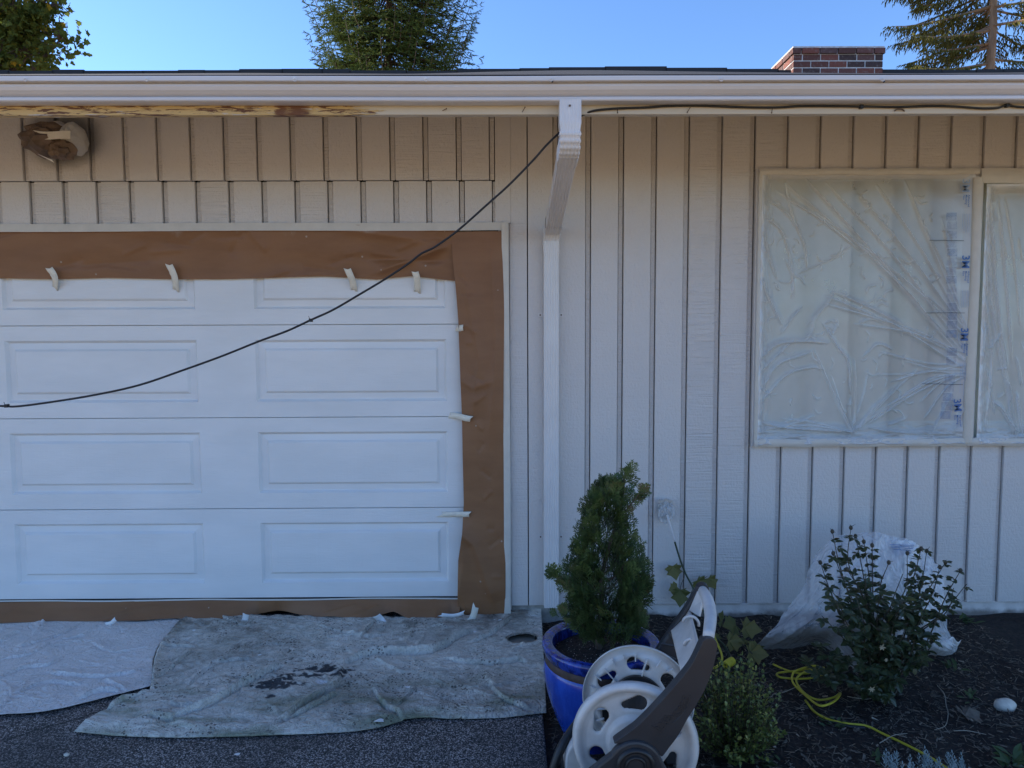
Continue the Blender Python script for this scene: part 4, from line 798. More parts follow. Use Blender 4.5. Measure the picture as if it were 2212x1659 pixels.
# the clean one
nu, nv = 260, 150
X, Y = coons(arc([(-260, 1350), (0, 1349), (200, 1345), (408, 1338)], nu), arc([(-330, 1580), (-150, 1562), (0, 1551), (90, 1545), (180, 1526), (250, 1508), (335, 1488)], nu), arc([(-260, 1350), (-300, 1450), (-330, 1580)], nv), arc([(408, 1338), (370, 1370), (345, 1400), (330, 1440), (335, 1488)], nv))
Zc = 0.012+0.008*(fbm(X*3, Y*5, 4, 61))+0.003*fbm(X*14, Y*20, 3, 62)
L = lambda *p: [zdark(a, c, 1950, 0) for a, c in p]
for pts, wd, am in ((L((0, 900), (60, 860), (130, 825)), .03, .010), (L((230, 850), (265, 800), (265, 760)), .025, .012), (L((300, 1090), (600, 1110), (860, 1085)), .02, .008), (L((100, 940), (350, 860), (500, 790)), .02, .007), (L((600, 880), (630, 950)), .012, .004), (L((650, 1130), (740, 1180), (770, 1200)), .02, .009), (L((20, 1300), (70, 1240), (60, 1180)), .02, .008), (L((740, 790), (760, 840), (820, 800)), .015, .004), (L((500, 1250), (620, 1200), (740, 1200)), .02, .012), (L((0, 1120), (150, 1060), (300, 1040), (420, 980)), .02, .008), (L((560, 900), (700, 960), (900, 930)), .015, .005), (L((0, 1000), (200, 970), (330, 900), (560, 850)), .02, .006), (L((100, 1220), (280, 1150), (500, 1160)), .02, .007)): Zc = Zc+1.6*gfold(X, Y, pts, wd*.9, am)
rs = random.Random(304)
for k in range(26):
    px, py = rs.uniform(-10, 330), rs.uniform(1360, 1540); an = rs.gauss(-0.4, 0.5); l = rs.uniform(30, 120)
    Zc = Zc+ridge(X, Y, [G(px+l*t_*math.cos(an), py+l*t_*math.sin(an)*0.45+rs.gauss(0, 3))[:2] for t_ in (0, .35, .7, 1)], rs.uniform(.008, .016), rs.uniform(.003, .008), 0.5)
Zc = np.maximum(Zc, 0.003); zer = np.zeros_like(X)
dk = np.exp(-(((X-G(300, 1347)[0])/0.07)**2+((Y-G(300, 1347)[1])/0.02)**2))
b = MB(); b.grid(np.stack([X, Y, Zc], -1)); tag(b.build('drop_cloth', M['canvas'], None, smooth=True, base=G(100, 1450), solid=0.002, vattr={'green': zer, 'ink': zer, 'white': zer, 'brown': np.clip(dk, 0, 0.7)}), 'clean pale canvas drop cloth spread below the left end of the garage door', 'drop cloth')
# the dirty one lying over its edge
nu, nv = 520, 190
X, Y = coons(arc([(408, 1337), (600, 1338), (800, 1338), (1000, 1338), (1100, 1328), (1168, 1312)], nu), arc([(160, 1586), (200, 1590), (262, 1594), (350, 1597), (440, 1597), (540, 1594), (620, 1591), (700, 1588), (775, 1583), (830, 1574), (893, 1557), (985, 1557), (1080, 1554), (1180, 1545)], nu), arc([(408, 1337), (378, 1365), (348, 1400), (332, 1440), (329, 1480), (318, 1505), (260, 1530), (205, 1560), (160, 1586)], nv), arc([(1168, 1312), (1172, 1380), (1180, 1545)], nv))
Zc = 0.011+0.018*(fbm(X*3.2, Y*4.5, 4, 71))+0.014*(0.5-np.abs(fbm(X*7+Y*5, Y*9-X*3, 3, 72)-0.5)*2)+0.006*(0.5-np.abs(fbm(X*16-Y*8, Y*22, 3, 74)-.5)*2)+0.004*fbm(X*38, Y*50, 3, 73)
D_ = lambda *p: [zdark(a, c) for a, c in p]
for pts, wd, am in ((D_((0, 1390), (180, 1270), (350, 1170), (385, 1040)), .022, .016), (D_((385, 1035), (560, 975), (760, 965), (930, 960), (1090, 870), (1200, 830)), .024, .020), (D_((560, 1190), (620, 1290), (700, 1340), (770, 1390)), .018, .014), (D_((1250, 1120), (1310, 1220), (1390, 1280), (1550, 1330)), .016, .013), (D_((1000, 1010), (1120, 1035), (1300, 1040), (1470, 1020), (1510, 1060)), .016, .013), (D_((480, 890), (530, 830), (570, 780)), .012, .012), (D_((1180, 910), (1310, 850), (1420, 755)), .014, .012), (D_((720, 1300), (780, 1240), (830, 1190)), .012, .006), (D_((1000, 1170), (940, 1230)), .012, .006), (D_((200, 800), (500, 870), (700, 850)), .016, .006),
    (L((1070, 1380), (1300, 1300), (1480, 1190), (1750, 1050)), .020, .020), (L((930, 1365), (1010, 1385), (1080, 1390)), .016, .014), (L((1050, 1290), (1120, 1315), (1200, 1310)), .014, .010), (L((910, 1170), (1000, 1110), (1080, 1050), (1200, 950)), .014, .009), (L((1720, 1400), (1900, 1320), (2100, 1220)), .014, .011), (L((1000, 930), (1200, 940)), .012, .008), (L((1150, 1190), (1280, 1080), (1440, 1000)), .012, .007), (L((1360, 750), (1490, 805)), .012, .008), (L((1480, 1170), (1490, 1240), (1440, 1300)), .012, .010), (L((640, 1300), (720, 1260), (800, 1240)), .02, .014), (L((1560, 930), (1750, 920)), .012, .006), (L((1300, 1060), (1330, 1040), (1560, 1010)), .014, .009), (L((2000, 880), (2212, 860)), .014, .008),
    ([(355, 1392), (338, 1425), (331, 1465), (326, 1498)], .016, .020), ([(400, 1345), (380, 1365), (356, 1392)], .012, .014), ([(318, 1505), (275, 1523), (230, 1545)], .018, .018), ([(160, 1586), (262, 1592), (440, 1595), (620, 1589), (780, 1581)], .010, .007), ([(895, 1555), (985, 1555), (1080, 1551), (1170, 1545)], .010, .010)): Zc = Zc+1.7*gfold(X, Y, pts, wd, am)
rs = random.Random(303)
for k in range(46):                                   # many small sharp creases
    px, py = rs.uniform(330, 1165), rs.uniform(1350, 1575); an = rs.gauss(-0.35, 0.7); l = rs.uniform(25, 110)
    Zc = Zc+ridge(X, Y, [G(px+l*t_*math.cos(an), py+l*t_*math.sin(an)*0.45+rs.gauss(0, 3))[:2] for t_ in (0, .35, .7, 1)], rs.uniform(.006, .014), rs.uniform(.004, .011), 0.5)
Zc += 0.02*np.clip((Y+0.05)/0.08, 0, 1)*np.clip((X+0.1)/0.2, 0, 1)
n1 = fbm(X*9, Y*9, 5, 81); n2 = fbm(X*35, Y*60, 4, 82)
def blob(px, py, rx, ry):
    c = G(px, py); return 1-((X-c[0])/rx)**2-((Y-c[1])/ry)**2
ink = np.maximum.reduce([blob(605, 1491, .115, .05), blob(690, 1457, .19, .045), blob(735, 1468, .035, .05), blob(655, 1474, .15, .035), blob(584, 1519, .025, .02)])
inkm = np.clip((ink+(n2-0.5)*3.4+(n1-.5)*2.2-0.05)*2.2, 0, 1)*0.93
grn = np.clip((fbm(X*4, Y*12, 4, 83)-0.42)*4, 0, 1)*np.clip((-Y-0.85+0.25*n1)/0.3, 0, 1)*0.75
brn = np.clip((n1-0.56)*5, 0, 1)*np.clip(1-(-Y-0.02)/0.5, 0, 1)*0.7
wht = np.clip((blob(694, 1486, .03, .02)+(n2-.5)*1.2)*5, 0, 1)*(1-inkm)
hole = blob(1128, 1391, 0.085, 0.062)+(fbm(X*14, Y*14, 3, 84)-0.5)*0.9
Zc += 0.006*np.exp(-((hole-(-0.15))/0.3)**2)
hk = hole[:-1, :-1] < 0.08
Zc = np.maximum(Zc, 0.003+0.004*fbm(X*20, Y*20, 2, 7)); edge_ = np.clip((Y-(Y[:, -1:]))/0.05, 0, 1); Zc = 0.004+(Zc-0.004)*(0.25+0.75*edge_)
b = MB(); b.grid(np.stack([X, Y, Zc], -1), None, hk)
tag(b.build('drop_cloth', M['canvas_dirty'], None, smooth=True, base=G(760, 1460), solid=0.002, vattr={'green': grn, 'ink': inkm, 'white': wht, 'brown': np.clip(brn+0.8*np.clip(1-abs(hole-0.0)*3, 0, 1), 0, 0.9)}), 'dirty wrinkled canvas drop cloth with dark paint stain and torn hole beside the blue pot', 'drop cloth')
for i, (px, py, s, what) in enumerate(((820, 1557, .020, 'biggest white paint flake on the dirty drop cloth near its front edge'), (512, 1630, .011, 'white paint flake on the bare asphalt in front of the drop cloth'), (880, 1484, .012, 'white flake on the drop cloth between the stain and the blue pot'), (560, 1415, .010, 'pale flake on the upper drop cloth left of the paint stain'), (420, 1362, .010, 'white flake near the overlap of the two drop cloths'), (1028, 1365, .013, 'white flake below the yellowish tape piece'))):
    c = G(px, py, 0.03 if py < 1590 else 0.004); n = 9; a = np.arange(n)*2*np.pi/n; rr = s*(0.6+0.5*RNG.random(n)); V = np.stack([c[0]+rr*np.cos(a)*1.2, c[1]+rr*np.sin(a)*0.8, c[2]+0.004*RNG.random(n)], 1)
    b = MB(); b.add(V, [tuple(range(n))]); tag(b.build('paint_flake', M['white'], None, base=c, solid=0.0015), what, 'paint flake', 'white paint flakes on the ground')
def pebble(name, m, c, r, label, cat, seed):
    bm = bmesh.new(); bmesh.ops.create_icosphere(bm, subdivisions=4, radius=1); V = np.array([v.co[:] for v in bm.verts]); F = [tuple(v.index for v in f.verts) for f in bm.faces]; bm.free()
    V = V*(1+0.30*(fbm(V[:, 0]*1.2+V[:, 2]+5, V[:, 1]*1.2+4, 3, seed)-0.5)[:, None])*np.asarray(r)+np.asarray(c); b = MB(); b.add(V, F); return tag(b.build(name, m, None, smooth=True, base=c), label, cat)
c = G(144, 1630, 0.004); pebble('pebble', M['stone'], c, (.011, .009, .006), 'small grey pebble alone on the asphalt at the lower left', 'pebble', 3)

# ------------------------------------------------------------------ blue pot
PX, PY = P(1298, 1383, -1.22)[0], -1.22; RZ = P(1298, 1383, -1.22)[2]
pot = thing('plant_pot', 'glazed cobalt blue ceramic pot with a brown band below its rim', 'pot', (PX, PY, 0))
ro = 0.248
body = [(0.155, -0.05), (0.16, 0.0), (0.185, 0.06), (0.215, 0.14), (0.236, 0.22), (0.243, 0.27), (0.240, 0.30), (0.234, 0.315)]
b = MB(); b.lathe([(0.02, -0.049)]+[(r, z) for r, z in spline(body, 40)], (PX, PY, 0), 80); b.build('body', M['pot'], pot, smooth=True)
b = MB(); b.lathe([(0.2345, 0.312), (0.2375, 0.316), (0.2365, 0.338), (0.233, 0.343)], (PX, PY, 0), 80); b.build('glaze_band', M['band'], pot, smooth=True)
h = RZ
b = MB(); b.lathe(spline([(0.231, 0.342), (0.238, 0.350), (ro, h-0.025), (ro+0.002, h-0.012), (ro-0.004, h-0.002), (ro-0.016, h), (0.212, h-0.003), (0.203, h-0.012), (0.200, h-0.05), (0.202, h-0.12)], 50), (PX, PY, 0), 96); b.build('rim', M['rim'], pot, smooth=True)
rr_, tt = np.meshgrid(np.linspace(0, 0.202, 40), np.linspace(0, 2*np.pi, 97), indexing='ij'); X = PX+rr_*np.cos(tt); Y = PY+rr_*np.sin(tt)
SOILZ = h-0.055
b = MB(); b.grid(np.stack([X, Y, SOILZ+0.02*(1-(rr_/0.2)**2)+0.012*(fbm(X*40, Y*40, 3, 5)-0.5)], -1)); b.build('soil', M['potsoil'], pot, smooth=True)
# ------------------------------------------------------------------ thuja in the pot
def ribbon(mb, p0, p1, w0, w1, nrm, r):
    d = p1-p0; s = np.cross(d, nrm); s /= np.linalg.norm(s)+1e-9
    mb.add([p0-s*w0, p0+s*w0, p1+s*w1, p1-s*w1], [(0, 1, 2, 3)], r)
def frond(mb, p, d, nrm, L, r, rs, dens=7):
    """a flat fan of scale-leaf branchlets in the plane holding d, with normal nrm"""
    d = d/np.linalg.norm(d); nrm = nrm-d*(nrm@d); nrm /= np.linalg.norm(nrm); s = np.cross(nrm, d); wv = 0.0021
    ribbon(mb, p, p+d*L, wv*0.8, wv*0.6, nrm, r)
    for k in range(dens):
        t = 0.18+0.78*k/dens; sg = 1 if k % 2 else -1; l = L*(0.50*(1-t)+0.18)*rs.uniform(0.8, 1.2); a = rs.uniform(0.55, 0.8)
        q = p+d*L*t; dd = d*math.cos(a)+s*sg*math.sin(a)+nrm*rs.uniform(-.18, .18); e = q+dd*l; ribbon(mb, q, e, wv, wv*0.6, nrm, min(1, r+rs.uniform(-.08, .12)))
        for j in (0.35, 0.65):
            for sg2 in (1, -1):
                a2 = 0.6; d2 = dd*math.cos(a2)+np.cross(nrm, dd)*sg2*math.sin(a2); ribbon(mb, q+dd*l*j, q+dd*l*j+d2*l*0.42, wv*0.9, wv*0.5, nrm, min(1, r+rs.uniform(-.05, .2)))
tb = np.array([PX-0.01, PY, SOILZ-0.01]); th = thing('thuja_shrub', 'young conical evergreen shrub with feathery sprays growing in the blue pot', 'shrub', tb)
outl = [(1372, 1272, 1352), (1350, 1240, 1378), (1328, 1224, 1386), (1300, 1218, 1393), (1260, 1222, 1394), (1220, 1232, 1388), (1180, 1246, 1376), (1140, 1252, 1360), (1100, 1264, 1352), (1070, 1278, 1346), (1048, 1290, 1338), (1034, 1302, 1326)]
oz = np.array([P(1300, y, PY)[2] for y, a, c in outl]); o0 = np.array([P(a, y, PY)[0] for y, a, c in outl]); o1 = np.array([P(c, y, PY)[0] for y, a, c in outl])
rs = random.Random(21); cr1 = MB()
zmin, zmax = oz[0], oz[-1]
n = 0
while n < 640:
    z = rs.uniform(zmin, zmax); a, c = np.interp(z, oz, o0), np.interp(z, oz, o1); R = (c-a)/2; cx_ = (a+c)/2
    if rs.random() > (R/0.19)**0.8+0.15: continue
    ph = rs.uniform(0, 2*np.pi); q = math.sqrt(rs.uniform(0.22, 1.0)); lump = 0.86+0.22*float(vnoise(ph*2.2, z*9, 4)); L = rs.uniform(0.06, 0.115)*(0.7+0.4*R/0.2)
    rad = max(0.01, R*q*lump-L*0.22)
    p = np.array([cx_+rad*math.cos(ph), PY+rad*math.sin(ph), z-L*0.5]); out = np.array([math.cos(ph), math.sin(ph), 0]); d = out*rs.uniform(0.3, 0.85)+np.array([rs.uniform(-.3, .3), rs.uniform(-.3, .3), rs.uniform(0.6, 1.3)])
    nr = np.array([-math.sin(ph), math.cos(ph), 0])+0.7*np.array([rs.gauss(0, 1), rs.gauss(0, 1), rs.gauss(0, .6)])
    frond(cr1, p, d, nr, L, rs.betavariate(1.6, 2.4)*0.9+(0.1 if q > 0.8 else 0), rs); n += 1
def spray(px0, py0, px1, py1, n, w, dy=0.0):
    a = P(px0, py0, PY+dy); c = P(px1, py1, PY+dy-0.01)
    for k in range(n):
        t = rs.uniform(0.0, 1.0); p = a+(c-a)*t*0.9+np.array([rs.gauss(0, w), rs.gauss(0, w), 0]); d = (c-a)/np.linalg.norm(c-a)*0.9+np.array([rs.gauss(0, .45), rs.gauss(0, .45), rs.gauss(0.15, .35)])
        frond(cr1, p, d, np.array([rs.gauss(0, .6), -1, rs.gauss(0, .5)]), rs.uniform(.04, .075), rs.uniform(.3, 1), rs)
spray(1344, 1075, 1352, 1020, 9, .004); spray(1350, 1045, 1360, 1020, 3, .004); spray(1350, 1108, 1380, 1065, 7, .004); spray(1372, 1080, 1386, 1068, 4, .005); spray(1240, 1285, 1200, 1240, 18, .007, -.03); spray(1308, 1085, 1314, 1050, 12, .010); spray(1288, 1095, 1288, 1070, 9, .01)
spray(1228, 1345, 1215, 1320, 10, .01, -.05); spray(1380, 1290, 1400, 1262, 10, .01, -.03)
cr1.build('foliage', M['thuja'], th, fixn=False)
tr1 = MB(); topp = P(1350, 1015, PY)
tr1.tube(spline([tb, tb+(0.004, 0, .1), tb+(0.012, 0.005, .22), tb+(0.02, 0, .38), P(1342, 1090, PY), topp], 40), np.linspace(0.017, 0.002, 40)[:len(spline([tb]*6, 40))], 8)
for k in range(34):
    z0 = SOILZ+rs.uniform(0.02, 0.40); ph = rs.uniform(0, 6.28); R = np.interp(z0+.1, oz, (o1-o0)/2)*0.8; s = tb+np.array([0.02*(z0-SOILZ)/.4, 0, z0-SOILZ]); e = s+np.array([R*math.cos(ph), R*math.sin(ph), rs.uniform(.06, .15)])
    tr1.tube(spline([s, s*0.55+e*0.45+(0, 0, -0.02), e], 10), np.linspace(0.0045, 0.0015, len(spline([s]*3, 10))), 5)
tr1.tube(spline([P(1346, 1110, PY), P(1362, 1090, PY-.01), P(1382, 1066, PY-.01)], 10), 0.0022, 5)
tr1.build('trunk', M['bark'], th, smooth=True)

# ------------------------------------------------------------------ hose reel cart
YN, YF_ = -1.92, -1.47                                 # planes of the two side frames
hub = P(1369, 1643, YN); HX, HZ = hub[0], hub[2]
reel = thing('hose_reel_cart', 'beige and dark taupe garden hose reel cart standing in front of the blue pot', 'hose reel', (HX, -1.70, 0))
zq = lambda x, y: ((2100+x/2.074)/1.808, (2200+y/2.074)/1.808)
armz = [(1312, 640), (1330, 606), (1366, 589), (1410, 592), (1438, 622), (1441, 668), (1425, 760), (1395, 870), (1335, 1015), (1270, 1130), (1200, 1240), (1130, 1365), (1045, 1480), (995, 1540), (960, 1500), (880, 1440), (780, 1418), (690, 1425), (612, 1432), (720, 1350), (800, 1290), (900, 1190), (990, 1095), (1060, 1015), (1150, 910), (1240, 790)]
arm = [(P(*zq(x, y), YN)[0], P(*zq(x, y), YN)[2]) for x, y in armz]
def smooth_closed(p, n=6):
    p = np.array(p); q = np.vstack([p[-1:], p, p[:2]]); out = []
    for i in range(len(p)):
        a, b_, c, d = q[i:i+4]
        for t in np.arange(n)/n: out.append(0.5*(2*b_+(c-a)*t+(2*a-5*b_+4*c-d)*t*t+(3*b_-a-3*c+d)*t**3))
    return [tuple(v) for v in out]
arm_s = smooth_closed(arm, 4)
R_HUB = 0.088
base_poly = []                                          # arched hub plate running down into two feet
for a in np.linspace(math.radians(150), math.radians(20), 22): base_poly.append((HX+R_HUB*math.cos(a), HZ-0.006+R_HUB*math.sin(a)))
base_poly += [(HX+0.115, HZ-0.04), (HX+0.17, HZ-0.16), (HX+0.20, 0.0), (HX+0.13, 0.0), (HX+0.08, HZ-0.18), (HX, HZ-0.15), (HX-0.10, HZ-0.16), (HX-0.22, 0.0), (HX-0.30, 0.0), (HX-0.235, HZ-0.13), (HX-0.15, HZ-0.02)]
for yc, sgn, nm in ((YN, -1, 'near'), (YF_, 1, 'far')):
    dxf = 0.0 if sgn < 0 else 0.082; HX = hub[0]+dxf
    far_z = [(1345, 190), (1300, 190), (1264, 226), (1180, 366), (1080, 508), (1000, 628), (925, 745), (850, 860), (800, 1010), (860, 1060), (930, 990), (1010, 890), (1120, 770), (1150, 600), (1255, 400), (1350, 235)]
    ply = arm_s if sgn < 0 else smooth_closed([(P(*zq(x, y), YF_)[0], P(*zq(x, y), YF_)[2]) for x, y in far_z], 4)
    b = MB(); b.prism(ply, yc-0.019, yc+0.019); fr = b.build('side_frame', M['taupe'], reel, bevel=0.009)
    b = MB(); b.prism([(x+dxf, z) for x, z in base_poly], yc+sgn*0.016-0.016, yc+sgn*0.016+0.016); b.build('hub_plate', M['taupe'], fr, bevel=0.008)
    b = MB(); yo = yc+sgn*0.03; A = np.array([[(HX+r*math.cos(t), yo+sgn*o, HZ+r*math.sin(t)) for t in np.linspace(0, 2*np.pi, 41)] for r, o in ((0.064, 0.0), (0.062, 0.012), (0.056, 0.016), (0.050, 0.014), (0.047, -0.004), (0.038, -0.008), (0.036, 0.010), (0.030, 0.013), (0.026, 0.008), (0.024, -0.014), (0.0005, -0.014))]); b.grid(A); b.build('hub_ring', M['black'], fr, smooth=True)
    if sgn > 0:
        b = MB()
        for (ax, ay, bx_, by_) in ((960, 700, 1120, 780), (1000, 650, 1130, 672), (1060, 560, 1112, 640)):
            b = MB(); b.tube([P(*zq(ax, ay), YF_-0.021), P(*zq(bx_, by_), YF_-0.021)], 0.0035, 6); b.build('rib', M['taupe'], fr)
HX = hub[0]
# the discs: dished wheels with rounded windows
def disc(name, yc, front, R, c, r0, phase, m, n=6):
    nr, na = 46, 300; rr = np.linspace(r0, R, nr); tt = np.arange(na)*2*np.pi/na; RR, TT = np.meshgrid(rr, tt, indexing='ij'); X = RR*np.cos(TT); Z = RR*np.sin(TT); sd = np.full(X.shape, 9.0)
    for k in range(n):
        a = phase+k*2*np.pi/n; s = front
        c1 = np.array([0.66*R*math.cos(a-0.11*s), 0.66*R*math.sin(a-0.11*s)]); c2 = np.array([0.62*R*math.cos(a+0.26*s), 0.62*R*math.sin(a+0.26*s)]); r1, r2 = 0.125*R, 0.062*R
        ab = c2-c1; t = np.clip(((X-c1[0])*ab[0]+(Z-c1[1])*ab[1])/(ab@ab), 0, 1); sd = np.minimum(sd, np.hypot(X-c1[0]-t*ab[0], Z-c1[1]-t*ab[1])-(r1+(r2-r1)*t))
    fc = (sd+np.roll(sd, -1, 1))/2; fc = (fc[:-1]+fc[1:])/2; keep = fc > 0
    used = np.zeros(X.shape, bool); drop = np.zeros(X.shape, bool)
    for di in (0, 1):
        for dj in (0, 1):
            used[di:nr-1+di] |= np.roll(keep, dj, 1); drop[di:nr-1+di] |= np.roll(~keep, dj, 1)
    bd = used & drop
    for _ in range(2):                                 # pull the ragged border onto the true outline
        gr = np.gradient(sd, axis=0)/(rr[1]-rr[0]); gt = (np.roll(sd, -1, 1)-np.roll(sd, 1, 1))/(2*2*np.pi/na)/RR
    X = np.where(bd, X-sd*(gr*np.cos(TT)-gt*np.sin(TT)), X); Z = np.where(bd, Z-sd*(gr*np.sin(TT)+gt*np.cos(TT)), Z)
    q = RR/R; prf = np.interp(q, [0, 0.30, 0.40, 0.46, 0.78, 0.84, 0.88, 0.92, 0.955, 0.985, 1.0], [0.020, 0.020, 0.016, 0.0, 0.0, 0.006, 0.016, 0.021, 0.020, 0.012, -0.004])
    lip = 0.006*np.exp(-np.clip(sd, 0, 1)/0.004)*(sd > -0.01)
    Y = yc-front*prf+front*lip*(1 if front > 0 else -1)*(1 if front > 0 else 1)
    yw = 0.20; X, Y = X*math.cos(yw)+(Y-yc)*math.sin(yw), yc-X*math.sin(yw)+(Y-yc)*math.cos(yw)
    b = MB(); b.grid(np.stack([X+c[0], Y, Z+c[1]], -1), None, keep, wrap=True); o = b.build(name, m, reel, smooth=True, solid=0.0035); return o
cn = P(1372.7, 1608.6, -1.84); cf = P(1377.5, 1510, -1.56)
w1 = disc('reel_disc', -1.825, 1, 0.211, (cn[0], cn[2]), 0.055, math.radians(30), M['beige'])
w2 = disc('reel_disc', -1.56, -1, 0.206, (cf[0], cf[2]), 0.055, math.radians(31), M['beige'])
for k in range(24):                                    # stiffening ribs on the inner face of the far disc
    a = k*2*np.pi/24+0.06; r0, r1 = (0.085, 0.165) if k % 2 else (0.150, 0.180)
    if k % 4 == 3: r0, r1 = 0.16, 0.18
    p = [(cf[0]+r*math.cos(a+(0.165-r)), -1.566-0.20*r*math.cos(a+(0.165-r)), cf[2]+r*math.sin(a+(0.165-r))) for r in np.linspace(r0, r1, 8)]
    V = [(x, y-0.007, z) for x, y, z in p]+[(x, y+0.006, z) for x, y, z in p]; b = MB(); b.add(V, [(i, i+1, i+9, i+8) for i in range(7)]); b.build('disc_rib', M['beige'], w2, solid=0.0025)
b = MB(); b.cyl((cn[0]*.5+cf[0]*.5, -1.69, cn[2]*.5+cf[2]*.5), (0.06, 0.28, 0.01), 0.088, 0.25, 40); b.build('drum', M['black'], reel, smooth=False)
b = MB(); b.cyl((cf[0], -1.572, cf[2]), (0.2, 1, 0), 0.096, 0.012, 40); b.build('axle_hub', M['black'], reel); b = MB(); b.cyl((cn[0], -1.86, cn[2]), (0.2, 1, 0), 0.058, 0.07, 32); b.build('axle_hub', M['black'], reel)
# handle: grip bar, web plate with two clamps
e0 = np.array([P(*zq(1384, 590), YN)[0], YN+0.0, P(*zq(1384, 590), YN)[2]]); tipx, tipz = e0[0], e0[2]
e1 = P(*zq(1335, 222), YF_); 
mid1 = P(*zq(1400, 420), -1.78); mid2 = P(*zq(1374, 290), -1.62)
b = MB(); q = spline([e0+(0, 0.0, 0.0), mid1, mid2, e1], 30); b.tube(q, np.interp(np.linspace(0, 1, len(q)), [0, .1, .5, .9, 1], [.0185, .0195, .0215, .0200, .0195]), 18); hd = b.build('handle', M['beige'], reel, smooth=True)
b = MB(); b.cyl(P(*zq(1332, 205), YF_+0.012), (0, 1, 0.2), 0.024, 0.03, 20); b.build('handle_cap', M['taupe'], hd, bevel=0.004)
fa = P(*zq(1085, 552), -1.50); fb = P(*zq(1232, 385), -1.50); na_ = P(*zq(1165, 880), -1.885); nb_ = P(*zq(1300, 660), -1.885)
U, V = np.meshgrid(np.linspace(0, 1, 14), np.linspace(0, 1, 30), indexing='ij')
A = (fa*(1-U[..., None])+fb*U[..., None])*(1-V[..., None])+(na_*(1-U[..., None])+nb_*U[..., None])*V[..., None]
A[..., 1] += 0; bow = np.sin(np.pi*U)*0.010; A[..., 0] += bow; A[..., 2] += bow*0.3
b = MB(); b.grid(A); b.build('web_plate', M['beige'], hd, smooth=True, solid=0.010)
fl0, fl1, fl2, fl3 = P(*zq(1232, 385), -1.50), P(*zq(1300, 225), -1.49), P(*zq(1345, 300), -1.53), P(*zq(1312, 432), -1.56)
b = MB(); b.add([fl0, fl1, fl2, fl3], [(0, 1, 2, 3)]); b.build('end_gusset', M['beige'], hd, solid=0.012, bevel=0.003)
for px, py, Y in ((1240, 490, -1.60), (1250, 680, -1.76)):
    c = P(*zq(px, py), Y); b = MB(); b.tube([c+0.036*np.array([math.cos(t)*0.75, -0.30*math.sin(t)*0-0.25*math.cos(t), math.sin(t)*0.8]) for t in np.linspace(-0.2, math.pi*0.95, 16)], 0.0055, 8); b.build('clamp', M['beige'], hd, smooth=True)
# far leg, tray and the short side piece at lower left
b = MB(); q = spline([P(1262, 1546, -1.60), P(1240, 1572, -1.62), P(1214, 1612, -1.66), P(1196, 1660, -1.68), P(1190, 1700, -1.68), (P(1190, 1700, -1.68)[0], -1.68, 0.0)], 30); b.tube(q, 0.0165, 14); b.build('rear_leg', M['black'], reel, smooth=True)
tz = 0.075
b = MB(); b.prism([(HX-0.205, 0.0), (HX+0.20, 0.0), (HX+0.17, 0.10), (HX+0.05, tz), (HX-0.10, tz), (HX-0.18, 0.13), (HX-0.21, 0.13)], -1.86, -1.53); b.build('tray', M['black'], reel, bevel=0.012)
c0 = P(1240, 1600, -1.66); b = MB(); b.prism(smooth_closed([(c0[0]-0.035, c0[2]-0.10), (c0[0]-0.03, c0[2]-0.03), (c0[0]-0.005, c0[2]+0.008), (c0[0]+0.022, c0[2]+0.012), (c0[0]+0.028, c0[2]-0.02), (c0[0]+0.024, c0[2]-0.14), (c0[0]-0.03, c0[2]-0.14)], 4), -1.70, -1.60); b.build('side_panel', M['beige'], reel, bevel=0.006)
# moulded lettering on the near arm
def arm_text(s, sx, sy_, ex, ey, size, off, parent, name, arc=0.0):
    V, F = text_mesh(s, size, off, 0.0012); a = P(*zq(sx, sy_), YN); c = P(*zq(ex, ey), YN); d = np.array([c[0]-a[0], c[2]-a[2]]); L = np.linalg.norm(d); d /= L; n = np.array([-d[1], d[0]]); wid = V[:, 0].max()+1e-6; k = L/wid
    uu = V[:, 0]*k; vv = V[:, 1]-arc*np.sin(np.pi*np.clip(uu/L, 0, 1)); b = MB(); b.add(np.stack([a[0]+d[0]*uu+n[0]*vv, np.full(len(V), YN-0.0195)-V[:, 2]-0.0008, a[2]+d[1]*uu+n[1]*vv], 1), F); return b.build(name, M['emboss'], parent)
nearframe = [o for o in ALL if o.name == 'side_frame'][0]
arm_text('hose', 985, 1352, 1080, 1235, 0.058, 0.0, nearframe, 'word_hose'); arm_text('MOBILE', 1092, 1240, 1212, 1072, 0.030, 0.0, nearframe, 'word_mobile', 0.008)
b = MB(); b.tube(spline([(P(*zq(x, y), YN)[0], YN-0.0195, P(*zq(x, y), YN)[2]) for x, y in ((1082, 1268), (1130, 1228), (1180, 1165), (1212, 1095), (1222, 1045))], 20), 0.0016, 6); b.build('swoosh', M['emboss'], nearframe)

# ------------------------------------------------------------------ garden plants
def leaf(mb, p, d, up, L, W, r, fold=0.25, n=3):
    d = d/np.linalg.norm(d); s = np.cross(d, up); s /= np.linalg.norm(s)+1e-9; u = np.cross(s, d)
    pr = [(0, 0), (0.25, 0.42), (0.55, 0.5), (0.82, 0.28), (1, 0)]; mid = [p+d*L*t-u*L*0.12*t*t for t, w_ in pr]
    V = [mid[0]]; 
    for (t, w_), m_ in list(zip(pr, mid))[1:4]: V += [m_-s*W*w_+u*W*fold*w_, m_, m_+s*W*w_+u*W*fold*w_]
    V.append(mid[4]); mb.add(V, [(0, 2, 1), (0, 3, 2), (1, 2, 5, 4), (2, 3, 6, 5), (4, 5, 8, 7), (5, 6, 9, 8), (7, 8, 10), (8, 9, 10)], r)
def rdir(rs, up=0.3): return np.array([rs.gauss(0, 1), rs.gauss(0, 1), rs.gauss(up, 0.7)])
